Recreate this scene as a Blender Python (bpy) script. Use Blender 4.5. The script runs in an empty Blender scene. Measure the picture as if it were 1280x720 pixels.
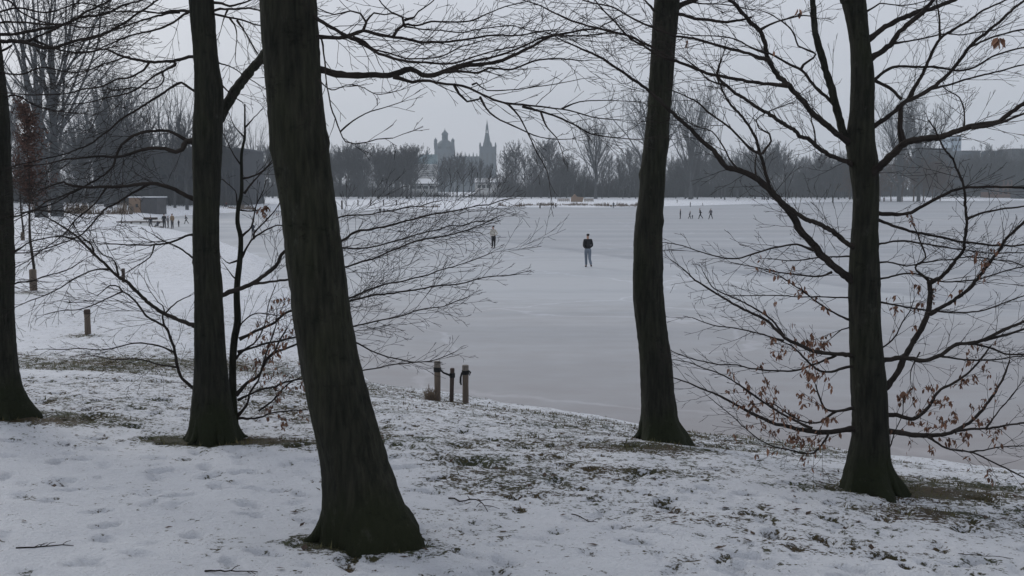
import bpy, math, random
import numpy as np
from mathutils import Vector, Matrix

scene = bpy.context.scene
COL = scene.collection
# ------------------------------------------------------------------ camera, sky, sun, exposure
F = 1250.0                      # focal length in pixels of the 1280 px wide photograph
HC = 3.87                       # eye height above the ice
YH = 238.0                      # horizon row
PITCH = math.atan((360 - YH) / F)
cd = bpy.data.cameras.new('camera'); cam = bpy.data.objects.new('camera', cd); COL.objects.link(cam)
cam.location = (0, 0, HC); cam.rotation_euler = (math.pi / 2 - PITCH, 0, 0)
cd.sensor_width = 36; cd.lens = 36 * F / 1280; cd.clip_start = 0.05; cd.clip_end = 6000
scene.camera = cam
SUN_EL, SUN_AZ = math.radians(28), math.radians(-40)
w = bpy.data.worlds.new('World'); scene.world = w; w.use_nodes = True
nt = w.node_tree; nt.nodes.clear()
out = nt.nodes.new('ShaderNodeOutputWorld'); bg = nt.nodes.new('ShaderNodeBackground')
sky = nt.nodes.new('ShaderNodeTexSky'); sky.sky_type = 'NISHITA'; sky.sun_disc = False
sky.sun_elevation = SUN_EL; sky.sun_rotation = SUN_AZ; sky.air_density = 1.0; sky.dust_density = 3.0
hs = nt.nodes.new('ShaderNodeHueSaturation'); hs.inputs['Saturation'].default_value = 0.35; hs.inputs['Value'].default_value = 1.0
mx = nt.nodes.new('ShaderNodeMix'); mx.data_type = 'RGBA'; mx.inputs[0].default_value = 0.90
tc = nt.nodes.new('ShaderNodeTexCoord'); mp = nt.nodes.new('ShaderNodeMapping'); mp.inputs['Scale'].default_value = (1, 1, 3.2)
nz = nt.nodes.new('ShaderNodeTexNoise'); nz.inputs['Scale'].default_value = 2.2; nz.inputs['Detail'].default_value = 4
cr = nt.nodes.new('ShaderNodeValToRGB')
cr.color_ramp.elements[0].position = 0.3; cr.color_ramp.elements[0].color = (4.40, 4.62, 5.20, 1)
cr.color_ramp.elements[1].position = 0.7; cr.color_ramp.elements[1].color = (4.7, 4.95, 5.5, 1)
nt.links.new(tc.outputs['Generated'], mp.inputs[0]); nt.links.new(mp.outputs[0], nz.inputs['Vector'])
nt.links.new(nz.outputs['Fac'], cr.inputs[0])
nt.links.new(sky.outputs[0], hs.inputs['Color'])
nt.links.new(hs.outputs[0], mx.inputs[6]); nt.links.new(cr.outputs[0], mx.inputs[7])
nt.links.new(mx.outputs[2], bg.inputs[0]); bg.inputs[1].default_value = 0.1
nt.links.new(bg.outputs[0], out.inputs[0])
sd = bpy.data.lights.new('sun', 'SUN'); sd.energy = 0.9; sd.angle = math.radians(25); sd.color = (1, .97, .93)
so = bpy.data.objects.new('sun', sd); COL.objects.link(so)
so.rotation_euler = (math.pi / 2 - SUN_EL, 0, math.pi - SUN_AZ + 0.0)
scene.view_settings.view_transform = 'Standard'; scene.view_settings.look = 'None'
scene.view_settings.exposure = 0.44; scene.view_settings.gamma = 1.0; scene.view_settings.use_curve_mapping = False

# ------------------------------------------------------------------ helpers
def tag(o, label=None, cat=None, group=None, kind=None):
    if label: o['label'] = label
    if cat: o['category'] = cat
    if group: o['group'] = group
    if kind: o['kind'] = kind
    return o
def empty(name, loc=(0, 0, 0), rz=0.0):
    o = bpy.data.objects.new(name, None); COL.objects.link(o); o.location = loc; o.rotation_euler = (0, 0, rz)
    o.empty_display_size = .1
    return o
_cp, _sp = math.cos(PITCH), math.sin(PITCH)
def P(px, py, d):
    """point on the sight line of a photograph pixel, d metres ahead"""
    u = (px - 640) / F; v = -(py - 360) / F
    y = _cp + v * _sp; z = -_sp + v * _cp
    s = d / y
    return np.array((u * s, d, HC + z * s))

class MB:
    def __init__(s): s.v = []; s.f = []; s.m = []; s.n = 0
    def add(s, verts, faces, mi=0):
        b = s.n; verts = np.asarray(verts, float); s.v.append(verts); s.n += len(verts)
        for f in faces: s.f.append(tuple(i + b for i in f)); s.m.append(mi)
    def box(s, x0, x1, y0, y1, z0, z1, mi=0):
        v = [(x0,y0,z0),(x1,y0,z0),(x1,y1,z0),(x0,y1,z0),(x0,y0,z1),(x1,y0,z1),(x1,y1,z1),(x0,y1,z1)]
        s.add(v, [(0,3,2,1),(4,5,6,7),(0,1,5,4),(1,2,6,5),(2,3,7,6),(3,0,4,7)], mi)
    def tube(s, pts, rad, sides=5, cap=True, lob=None, mi=0):
        pts = np.asarray(pts, float); n = len(pts); rad = np.asarray(rad, float)
        t = np.gradient(pts, axis=0); t /= (np.linalg.norm(t, axis=1, keepdims=True) + 1e-9)
        ref = np.array((0.31, 0.87, 0.12)) if abs(t[0][2]) > .6 else np.array((.05, .1, 1.))
        a = np.cross(t, ref); a /= (np.linalg.norm(a, axis=1, keepdims=True) + 1e-9); b = np.cross(t, a)
        th = np.arange(sides) * 2 * math.pi / sides
        R = rad[:, None] * np.ones((1, sides))
        if lob is not None: R = R * lob
        v = pts[:, None, :] + R[:, :, None] * (np.cos(th)[None, :, None] * a[:, None, :] + np.sin(th)[None, :, None] * b[:, None, :])
        base = s.n; s.v.append(v.reshape(-1, 3)); s.n += n * sides
        for i in range(n - 1):
            p = base + i * sides; q = p + sides
            for k in range(sides):
                k2 = (k + 1) % sides
                s.f.append((p + k, p + k2, q + k2, q + k)); s.m.append(mi)
        if cap:
            s.f.append(tuple(base + k for k in range(sides))[::-1]); s.m.append(mi)
            s.f.append(tuple(base + (n - 1) * sides + k for k in range(sides))); s.m.append(mi)
    def lathe(s, c, prof, sides=12, mi=0):
        s.tube([(c[0], c[1], c[2] + z) for r, z in prof], [max(r, 1e-4) for r, z in prof], sides, mi=mi)
    def mesh(s, name, mats, origin=(0, 0, 0), smooth=False):
        me = bpy.data.meshes.new(name)
        V = (np.concatenate(s.v) if s.v else np.zeros((0, 3))) - np.asarray(origin, float)
        nf = len(s.f); tot = np.fromiter((len(f) for f in s.f), int, nf)
        me.vertices.add(len(V)); me.vertices.foreach_set('co', V.ravel())
        li = np.fromiter((i for f in s.f for i in f), int, int(tot.sum()))
        me.loops.add(len(li)); me.loops.foreach_set('vertex_index', li)
        me.polygons.add(nf); st = np.zeros(nf, int); st[1:] = np.cumsum(tot)[:-1]
        me.polygons.foreach_set('loop_start', st)
        me.polygons.foreach_set('material_index', np.array(s.m, int))
        me.polygons.foreach_set('use_smooth', np.full(nf, smooth))
        me.update(calc_edges=True); me.validate()
        for m in (mats if isinstance(mats, (list, tuple)) else [mats]): me.materials.append(m)
        return me
    def build(s, name, mats, parent=None, origin=(0, 0, 0), smooth=False):
        o = bpy.data.objects.new(name, s.mesh(name, mats, origin, smooth)); COL.objects.link(o)
        if parent is not None: o.parent = parent
        return o

# ------------------------------------------------------------------ materials
def mat(name, col, rough=.85, col2=None, scale=8., bump=0., bscale=None, stretch=(1, 1, 1), lo=.35, hi=.65, spec=.25, detail=5):
    m = bpy.data.materials.new(name); m.use_nodes = True; n = m.node_tree; p = n.nodes['Principled BSDF']
    p.inputs['Base Color'].default_value = (*col, 1); p.inputs['Roughness'].default_value = rough
    p.inputs['Specular IOR Level'].default_value = spec
    if col2 is None: col2 = tuple(c * .72 for c in col)
    g = n.nodes.new('ShaderNodeTexCoord'); mp = n.nodes.new('ShaderNodeMapping'); mp.inputs['Scale'].default_value = stretch
    n.links.new(g.outputs['Object'], mp.inputs[0])
    t = n.nodes.new('ShaderNodeTexNoise'); t.inputs['Scale'].default_value = scale; t.inputs['Detail'].default_value = detail
    n.links.new(mp.outputs[0], t.inputs['Vector'])
    r = n.nodes.new('ShaderNodeValToRGB'); r.color_ramp.elements[0].position = lo; r.color_ramp.elements[1].position = hi
    r.color_ramp.elements[0].color = (*col, 1); r.color_ramp.elements[1].color = (*col2, 1)
    n.links.new(t.outputs['Fac'], r.inputs[0]); n.links.new(r.outputs[0], p.inputs['Base Color'])
    if bump:
        t2 = n.nodes.new('ShaderNodeTexNoise'); t2.inputs['Scale'].default_value = bscale or scale * 3; t2.inputs['Detail'].default_value = 6
        n.links.new(mp.outputs[0], t2.inputs['Vector'])
        b = n.nodes.new('ShaderNodeBump'); b.inputs['Strength'].default_value = bump; b.inputs['Distance'].default_value = .02
        n.links.new(t2.outputs['Fac'], b.inputs['Height']); n.links.new(b.outputs[0], p.inputs['Normal'])
    return m

def bark_mat(name, base, light, moss, moss_h=0.9):
    """smooth beech / maple bark: vertical streaks, pale lichen specks, moss creeping up from the foot"""
    m = bpy.data.materials.new(name); m.use_nodes = True; n = m.node_tree; p = n.nodes['Principled BSDF']
    L = n.links.new; p.inputs['Roughness'].default_value = .9; p.inputs['Specular IOR Level'].default_value = .15
    tc = n.nodes.new('ShaderNodeTexCoord')
    def noise(sc, st, det=6, rgh=.6):
        mp = n.nodes.new('ShaderNodeMapping'); mp.inputs['Scale'].default_value = st; L(tc.outputs['Object'], mp.inputs[0])
        t = n.nodes.new('ShaderNodeTexNoise'); t.inputs['Scale'].default_value = sc; t.inputs['Detail'].default_value = det
        t.inputs['Roughness'].default_value = rgh; L(mp.outputs[0], t.inputs['Vector']); return t
    def ramp(src, a, b, ca, cb):
        r = n.nodes.new('ShaderNodeValToRGB'); r.color_ramp.elements[0].position = a; r.color_ramp.elements[1].position = b
        r.color_ramp.elements[0].color = ca; r.color_ramp.elements[1].color = cb; L(src, r.inputs[0]); return r
    streak = noise(40, (1, 1, .11)); big = noise(3.5, (1, 1, .5), 3); fine = noise(70, (1, 1, .22), 7, .7)
    c1 = ramp(streak.outputs['Fac'], .35, .68, (*base, 1), (*light, 1))
    mix1 = n.nodes.new('ShaderNodeMix'); mix1.data_type = 'RGBA'; mix1.blend_type = 'MULTIPLY'; mix1.inputs[0].default_value = .8
    c2 = ramp(big.outputs['Fac'], .3, .7, (.6, .6, .58, 1), (1.25, 1.2, 1.15, 1)); L(c1.outputs[0], mix1.inputs[6]); L(c2.outputs[0], mix1.inputs[7])
    sp = n.nodes.new('ShaderNodeSeparateXYZ'); L(tc.outputs['Object'], sp.inputs[0])
    mr = n.nodes.new('ShaderNodeMapRange'); mr.inputs[1].default_value = 0; mr.inputs[2].default_value = moss_h
    mr.inputs[3].default_value = .75; mr.inputs[4].default_value = 0.12; L(sp.outputs[2], mr.inputs[0])
    ml = n.nodes.new('ShaderNodeMath'); ml.operation = 'ADD'; L(mr.outputs[0], ml.inputs[0]); L(big.outputs['Fac'], ml.inputs[1])
    r3 = ramp(ml.outputs[0], .6, 1.1, (0, 0, 0, 1), (.85, .85, .85, 1))
    mix2 = n.nodes.new('ShaderNodeMix'); mix2.data_type = 'RGBA'; L(r3.outputs[0], mix2.inputs[0]); L(mix1.outputs[2], mix2.inputs[6])
    mix2.inputs[7].default_value = (*moss, 1)
    L(mix2.outputs[2], p.inputs['Base Color'])
    # lichen and scars
    li = noise(11, (1, 1, .6), 7, .75); r4 = ramp(li.outputs['Fac'], .60, .70, (0, 0, 0, 1), (.55, .55, .55, 1))
    mix3 = n.nodes.new('ShaderNodeMix'); mix3.data_type = 'RGBA'; L(r4.outputs[0], mix3.inputs[0]); L(mix2.outputs[2], mix3.inputs[6]); mix3.inputs[7].default_value = (.062, .064, .052, 1)
    dk = noise(5, (1, 1, 1.6), 8, .8); r5 = ramp(dk.outputs['Fac'], .34, .44, (.35, .35, .35, 1), (1, 1, 1, 1))
    mix4 = n.nodes.new('ShaderNodeMix'); mix4.data_type = 'RGBA'; mix4.blend_type = 'MULTIPLY'; mix4.inputs[0].default_value = 1; L(mix3.outputs[2], mix4.inputs[6]); L(r5.outputs[0], mix4.inputs[7])
    L(mix4.outputs[2], p.inputs['Base Color'])
    ad = n.nodes.new('ShaderNodeMath'); ad.operation = 'ADD'; L(streak.outputs['Fac'], ad.inputs[0]); L(fine.outputs['Fac'], ad.inputs[1])
    b = n.nodes.new('ShaderNodeBump'); b.inputs['Strength'].default_value = 1.0; b.inputs['Distance'].default_value = .02
    L(ad.outputs[0], b.inputs['Height']); L(b.outputs[0], p.inputs['Normal'])
    return m

BARK = bark_mat('dark_bark', (.0125, .0135, .0105), (.036, .037, .028), (.018, .023, .010), .45)
BARK2 = bark_mat('furrowed_bark', (.0135, .0145, .011), (.043, .044, .032), (.019, .023, .010), .4)
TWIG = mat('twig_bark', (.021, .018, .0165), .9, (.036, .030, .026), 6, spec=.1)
TWIG_FAR = mat('far_twig_haze_tint', (.058, .063, .070), .9, (.072, .073, .074), 2)  # bluish grey: distance haze painted into the twig colour, on top of the haze volume
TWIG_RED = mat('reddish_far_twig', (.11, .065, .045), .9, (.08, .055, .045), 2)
LEAF = mat('dry_beech_leaf', (.26, .14, .09), .8, (.13, .07, .048), 14)
LEAF_RED = mat('rust_leaf', (.10, .05, .036), .85, (.065, .038, .03), 5)
LEAF_GND = mat('fallen_leaf', (.06, .036, .024), .8, (.03, .02, .016), 9)
GRASSM = mat('dead_grass', (.075, .082, .032), .9, (.13, .105, .055), 3)
REED = mat('reed', (.22, .17, .125), .9, (.11, .085, .065), 3)
WOOD = mat('weathered_wood', (.155, .122, .096), .85, (.098, .078, .063), 12, .5, stretch=(1, 1, .12))
WOOD_D = mat('dark_wood', (.075, .052, .042), .85, (.045, .034, .03), 12, .5, stretch=(1, 1, .12))
ENDG = mat('post_top', (.19, .17, .15), .9)
RUBBER = mat('black_rubber', (.012, .012, .013), .6)
SNOWM = mat('roof_snow', (.78, .8, .83), .6)

# ------------------------------------------------------------------ terrain
SHORE = [(75, 8), (30, 10.5), (15, 12), (8.7, 12.7), (6.9, 13.5), (4.92, 14.66), (2.66, 15.86), (-.29, 18), (-2.64, 19.4), (-4.6, 23.9), (-8.2, 36.6), (-14.2, 57),
         (-19.6, 70), (-25, 82), (-31, 93), (-38, 104), (-43, 110), (-46, 116), (-47, 122), (-49.7, 131), (-50, 142), (-51, 161), (-48, 193), (-34, 199), (-22, 203),
         (-13, 199), (-7, 218), (0, 230), (10, 233), (22, 228), (33, 243), (45, 255), (70, 290), (93, 322), (146, 368), (198, 385), (330, 390), (400, 300), (300, 60)]
_sh = np.array(SHORE, float)
def sdist(x, y):
    """distance to the shoreline: positive on land"""
    x = np.asarray(x, float); y = np.asarray(y, float); best = np.full(x.shape, 1e18); ins = np.zeros(x.shape, bool)
    n = len(_sh)
    for i in range(n):
        a = _sh[i]; b = _sh[(i + 1) % n]; e = b - a
        t = np.clip(((x - a[0]) * e[0] + (y - a[1]) * e[1]) / (e @ e), 0, 1)
        dd = (x - a[0] - t * e[0]) ** 2 + (y - a[1] - t * e[1]) ** 2
        best = np.minimum(best, dd)
        c = (a[1] > y) != (b[1] > y)
        xx = a[0] + (y - a[1]) / (e[1] if e[1] else 1e-9) * e[0]
        ins ^= c & (x < xx)
    d = np.sqrt(best)
    return np.where(ins, -d, d)
def wob(x, y):
    return (np.sin(x * .9 + 1.3 * np.sin(y * .31)) + np.sin(y * .7 + 1.7 + np.sin(x * .43))) * .5
def height(x, y):
    x = np.asarray(x, float); y = np.asarray(y, float)
    s = sdist(x, y) + .12 * wob(x * 2.3, y * 2.1)
    near = np.interp(s, [-3, 0, 2, 3.8, 6.6, 9, 12.3, 14, 20], [-.6, 0, .52, .94, 1.48, 1.72, 2.05, 2.2, 2.5])
    far = np.interp(s, [-3, 0, .8, 3, 8, 60, 150, 600], [-.6, 0, .32, .6, .7, 1.3, 2.0, 2.5])
    r = np.hypot(x, y); t = np.clip((r - 11) / 14, 0, 1); t = t * t * (3 - 2 * t)
    land = near * (1 - t) + far * t
    land = land + np.where(s > .3, wob(x * .8, y * .8) * .035 * np.clip(s / 4, 0, 1), 0)
    return land
def hz(x, y): return float(height(np.array([x]), np.array([y]))[0])
def hit(px, py, dmax=700.):
    """where the sight line of a pixel meets the ground (or the ice)"""
    d = np.concatenate([np.arange(3, 40, .05), np.arange(40, dmax, .5)])
    u = (px - 640) / F; v = -(py - 360) / F; y = _cp + v * _sp; z = -_sp + v * _cp
    X = u * d / y; Z = HC + z * d / y
    g = np.maximum(height(X, d), 0)
    k = np.argmax(Z <= g)
    return X[k], d[k], float(g[k])

rs = np.random.RandomState(7)
# raster of small relief (footprints, hollows) and of bare patches for the near bank
RX0, RX1, RY0, RY1, RS = -26., 18., 2., 40., .04
nx = int((RX1 - RX0) / RS); ny = int((RY1 - RY0) / RS)
def vnoise(nx, ny, cell_x, cell_y, r):
    gx = int(nx / cell_x) + 3; gy = int(ny / cell_y) + 3; g = r.rand(gy, gx)
    xs = np.arange(nx) / cell_x; ys = np.arange(ny) / cell_y
    x0 = xs.astype(int); y0 = ys.astype(int); fx = xs - x0; fy = ys - y0
    fx = fx * fx * (3 - 2 * fx); fy = (fy * fy * (3 - 2 * fy))[:, None]
    A = g[y0][:, x0] * (1 - fx) + g[y0][:, x0 + 1] * fx; B = g[y0 + 1][:, x0] * (1 - fx) + g[y0 + 1][:, x0 + 1] * fx
    return A * (1 - fy) + B * fy
XX = RX0 + np.arange(nx) * RS; YY = RY0 + np.arange(ny) * RS
XG, YG = np.meshgrid(XX, YY)
relief = (vnoise(nx, ny, 30, 30, rs) - .5) * .05 + (vnoise(nx, ny, 9, 9, rs) - .5) * .026 + (vnoise(nx, ny, 3.2, 3.2, rs) - .5) * .012
bare = np.zeros((ny, nx))
def blob(cx, cy, rx, ry, amp, ang=0):
    c, s_ = math.cos(ang), math.sin(ang); dx = XG - cx; dy = YG - cy
    bare[...] += amp * np.exp(-(((dx * c + dy * s_) / rx) ** 2 + ((-dx * s_ + dy * c) / ry) ** 2))
SG = sdist(XG.ravel(), YG.ravel()).reshape(XG.shape)
def at(px, py): q = hit(px, py); return q[0], q[1]
# grass showing along the brow of the bank
brow = np.exp(-((SG - 3.2) / 2.4) ** 2) * np.clip((XG + 4) / 1.5, 0, 1) * np.clip((5.5 - XG) / 2, 0, 1)
bare += .36 * brow
for (px, py, rx, ry, a) in [(640, 560, 1.6, 1.0, .30), (560, 520, 1.6, .8, .20), (700, 590, 1.2, .5, .22), (790, 592, .6, .16, .35), (690, 620, .8, .4, .17), (610, 600, .7, .5, .18),
                            (1190, 604, 1.2, .35, .5), (1250, 622, 1.0, .4, .5), (1200, 650, 1.0, .3, .3), (1080, 690, .6, .2, .3), (940, 650, .9, .3, .22), (1120, 612, .55, .2, .75), (1020, 612, .5, .1, .4), (1240, 590, 1.3, .35, .4), (900, 560, 1.0, .25, .30), (1150, 640, .5, .2, .3),
                            (320, 552, .75, .22, .85), (215, 548, .3, .12, .4), (270, 552, .5, .2, .7), (30, 524, .9, .3, .8), (110, 520, .5, .2, .35), (825, 562, .5, .25, .6), (465, 684, .45, .16, .75), (400, 676, .22, .1, .5),
                            (160, 455, 2.6, 1.5, .46), (60, 462, 2.4, 1.3, .44), (340, 460, 2.6, 1.6, .36), (230, 480, 2.0, .9, .34), (120, 500, 2.2, .7, .22), (380, 520, 1.0, .8, .22), (330, 590, 1.2, .3, .04), (42, 366, .8, .6, .5), (110, 420, .4, .3, .5),
                            (330, 340, 2.5, 5, .2), (250, 400, 3, 3, .12)]:
    cx, cy = at(px, py); blob(cx, cy, rx, ry, a)
# footprints: strings of elongated dents across the slope
def stamp(cx, cy, ang, L, W, dep, wear):
    i0 = int((cx - RX0) / RS); j0 = int((cy - RY0) / RS); k = int(max(L, W) * 1.8 / RS) + 1
    a, b, c, d = max(j0 - k, 0), min(j0 + k + 1, ny), max(i0 - k, 0), min(i0 + k + 1, nx)
    if a >= b or c >= d: return
    dx = XG[a:b, c:d] - cx; dy = YG[a:b, c:d] - cy; co, si = math.cos(ang), math.sin(ang)
    q = ((dx * co + dy * si) / L) ** 2 + ((-dx * si + dy * co) / W) ** 2
    relief[a:b, c:d] -= dep * np.exp(-q * q); relief[a:b, c:d] += dep * .25 * np.exp(-((np.sqrt(q) - 1.25) / .25) ** 2)
    bare[a:b, c:d] += wear * np.exp(-q * 1.3)
r_ = random.Random(5)
for tr in range(150):
    x = r_.uniform(-8, 9); y = r_.uniform(3, 15) if tr % 3 else r_.uniform(14, 30); a = r_.uniform(0, 6.28)
    if y > 14: x -= 7
    wear = r_.choice([0, .08, .2, .35, .5])
    for k in range(r_.randint(4, 16)):
        off = .09 if k % 2 else -.09
        stamp(x - math.sin(a) * off, y + math.cos(a) * off, a + r_.uniform(-.2, .2), .115, .046, r_.uniform(.03, .065), wear * r_.uniform(.2, 1.2))
        x += math.cos(a) * .6; y += math.sin(a) * .6; a += r_.uniform(-.25, .25)
for k in range(5200):
    x = r_.uniform(-13, 9); y = r_.uniform(2.8, 19)
    if y > 7 and x < -6: y += 4
    if x < -1 and y < 8.3 and r_.random() < .72: continue
    if math.sin(x * 1.7 + 2 * math.sin(y * .9)) < -.35 and r_.random() < .6: continue
    stamp(x, y, r_.uniform(0, 3), r_.uniform(.03, .11), r_.uniform(.025, .06), r_.uniform(.012, .05), r_.choice([0, .05, .15, .3, .5]))
bare += (vnoise(nx, ny, 14, 9, rs) - .5) * .20
relief -= np.clip(bare - .45, 0, .5) * .03
bare += (vnoise(nx, ny, 45, 35, rs) - .5) * .16
bare -= .12 * np.clip((-.6 - XG) / 1.0, 0, 1) * np.clip((8.6 - YG) / 1.2, 0, 1)
np.clip(bare, -.25, 1.2, out=bare)
def sample(g, x, y, dflt=0.):
    fx = (x - RX0) / RS; fy = (y - RY0) / RS
    ok = (fx > 0) & (fx < nx - 1.01) & (fy > 0) & (fy < ny - 1.01)
    i = np.clip(fx.astype(int), 0, nx - 2); j = np.clip(fy.astype(int), 0, ny - 2); tx = fx - i; ty = fy - j
    v = g[j, i] * (1 - tx) * (1 - ty) + g[j, i + 1] * tx * (1 - ty) + g[j + 1, i] * (1 - tx) * ty + g[j + 1, i + 1] * tx * ty
    edge = np.clip(np.minimum.reduce([fx, fy, nx - fx, ny - fy]) * RS / 3, 0, 1)
    return np.where(ok, v * edge + dflt * (1 - edge), dflt)

def build_ground():
    r = [.4]
    while r[-1] < 2.8: r.append(r[-1] * 1.05)
    while r[-1] < 22: r.append(r[-1] * 1.0042)
    while r[-1] < 60: r.append(r[-1] * 1.011)
    while r[-1] < 600: r.append(r[-1] * 1.022)
    while r[-1] < 980: r.append(r[-1] * 1.06)
    r = np.array(r)
    a = np.concatenate([np.linspace(-math.pi, -.62, 60, endpoint=False), np.linspace(-.62, .62, 380, endpoint=False), np.linspace(.62, math.pi, 60, endpoint=False)])
    A, R = np.meshgrid(a, r); X = (R * np.sin(A)).ravel(); Y = (R * np.cos(A)).ravel()
    nr, na = len(r), len(a)
    S = sdist(X, Y); Z = height(X, Y) + sample(relief, X, Y) * np.clip(S / .8, 0, 1)
    b = sample(bare, X, Y, .10)
    me = bpy.data.meshes.new('ground')
    V = np.stack([X, Y, Z], 1); V = np.vstack([V, [[0, 0, hz(0, 0)]]])
    i = np.arange(nr - 1)[:, None]; j = np.arange(na)[None, :]; j2 = (j + 1) % na
    q = np.stack([i * na + j + 0 * i, (i + 1) * na + j, (i + 1) * na + j2, i * na + j2], -1).reshape(-1, 4)[:, ::-1]
    tri = np.stack([np.full(na, nr * na), np.arange(na), (np.arange(na) + 1) % na], 1)[:, ::-1]
    li = np.concatenate([q.ravel(), tri.ravel()])
    me.vertices.add(len(V)); me.vertices.foreach_set('co', V.ravel())
    me.loops.add(len(li)); me.loops.foreach_set('vertex_index', li)
    st = np.concatenate([np.arange(len(q)) * 4, len(q) * 4 + np.arange(na) * 3])
    me.polygons.add(len(st)); me.polygons.foreach_set('loop_start', st); me.polygons.foreach_set('use_smooth', np.ones(len(st), bool))
    me.update(calc_edges=True)
    at_ = me.attributes.new('bare', 'FLOAT', 'POINT'); at_.data.foreach_set('value', np.append(b, 0).astype(np.float32))
    o = bpy.data.objects.new('ground', me); COL.objects.link(o); tag(o, kind='structure')
    # snow over leaf litter and short grass
    m = bpy.data.materials.new('snowy_ground'); m.use_nodes = True; n = m.node_tree; L = n.links.new; p = n.nodes['Principled BSDF']
    tc = n.nodes.new('ShaderNodeTexCoord'); atn = n.nodes.new('ShaderNodeAttribute'); atn.attribute_name = 'bare'
    def noise(sc, det=5, rg=.55, st=(1, 1, 1)):
        mp = n.nodes.new('ShaderNodeMapping'); mp.inputs['Scale'].default_value = st; L(tc.outputs['Object'], mp.inputs[0])
        t = n.nodes.new('ShaderNodeTexNoise'); t.inputs['Scale'].default_value = sc; t.inputs['Detail'].default_value = det
        t.inputs['Roughness'].default_value = rg; L(mp.outputs[0], t.inputs['Vector']); return t.outputs['Fac']
    def math_(op, a, b):
        k = n.nodes.new('ShaderNodeMath'); k.operation = op
        for q_, s_ in ((a, 0), (b, 1)):
            if isinstance(q_, (int, float)): k.inputs[s_].default_value = q_
            else: L(q_, k.inputs[s_])
        return k.outputs[0]
    def ramp(src, els):
        r = n.nodes.new('ShaderNodeValToRGB'); e = r.color_ramp.elements
        e[0].position, e[0].color = els[0][0], (*els[0][1], 1); e[1].position, e[1].color = els[-1][0], (*els[-1][1], 1)
        for pos, c in els[1:-1]: k = e.new(pos); k.color = (*c, 1)
        L(src, r.inputs[0]); return r.outputs[0]
    n1 = noise(8.5, 8, .70); n2 = noise(34, 5, .65); n3 = noise(1.6, 3); n4 = noise(90, 3)
    sm = math_('ADD', math_('ADD', math_('MULTIPLY', n1, 1.25), math_('MULTIPLY', n2, .85)), math_('MULTIPLY', atn.outputs['Fac'], .60))
    mask = ramp(math_('MULTIPLY', math_('SUBTRACT', sm, 1.205), 4.0), [(.0, (0, 0, 0)), (.5, (1, 1, 1))])
    litter = ramp(n2, [(.30, (.020, .017, .013)), (.45, (.037, .035, .021)), (.56, (.055, .056, .028)), (.72, (.105, .085, .055))])
    lit2 = ramp(n3, [(.40, (.75, .95, .7)), (.62, (1.15, .85, .75))])
    ml = n.nodes.new('ShaderNodeMix'); ml.data_type = 'RGBA'; ml.blend_type = 'MULTIPLY'; ml.inputs[0].default_value = 1; L(litter, ml.inputs[6]); L(lit2, ml.inputs[7])
    snow = ramp(math_('ADD', math_('MULTIPLY', n3, .6), math_('MULTIPLY', n2, .4)), [(.32, (.72, .745, .80)), (.62, (.83, .855, .90))])
    mxx = n.nodes.new('ShaderNodeMix'); mxx.data_type = 'RGBA'; L(mask, mxx.inputs[0]); L(snow, mxx.inputs[6]); L(ml.outputs[2], mxx.inputs[7])
    L(mxx.outputs[2], p.inputs['Base Color']); p.inputs['Roughness'].default_value = .75; p.inputs['Specular IOR Level'].default_value = .2
    hgt = math_('ADD', math_('ADD', math_('MULTIPLY', n1, .9), math_('MULTIPLY', n2, .45)), math_('ADD', math_('MULTIPLY', n4, .12), math_('MULTIPLY', mask, -.25)))
    bp = n.nodes.new('ShaderNodeBump'); bp.inputs['Strength'].default_value = 1.0; bp.inputs['Distance'].default_value = .07; L(hgt, bp.inputs['Height']); L(bp.outputs[0], p.inputs['Normal'])
    me.materials.append(m)
build_ground()

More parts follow.
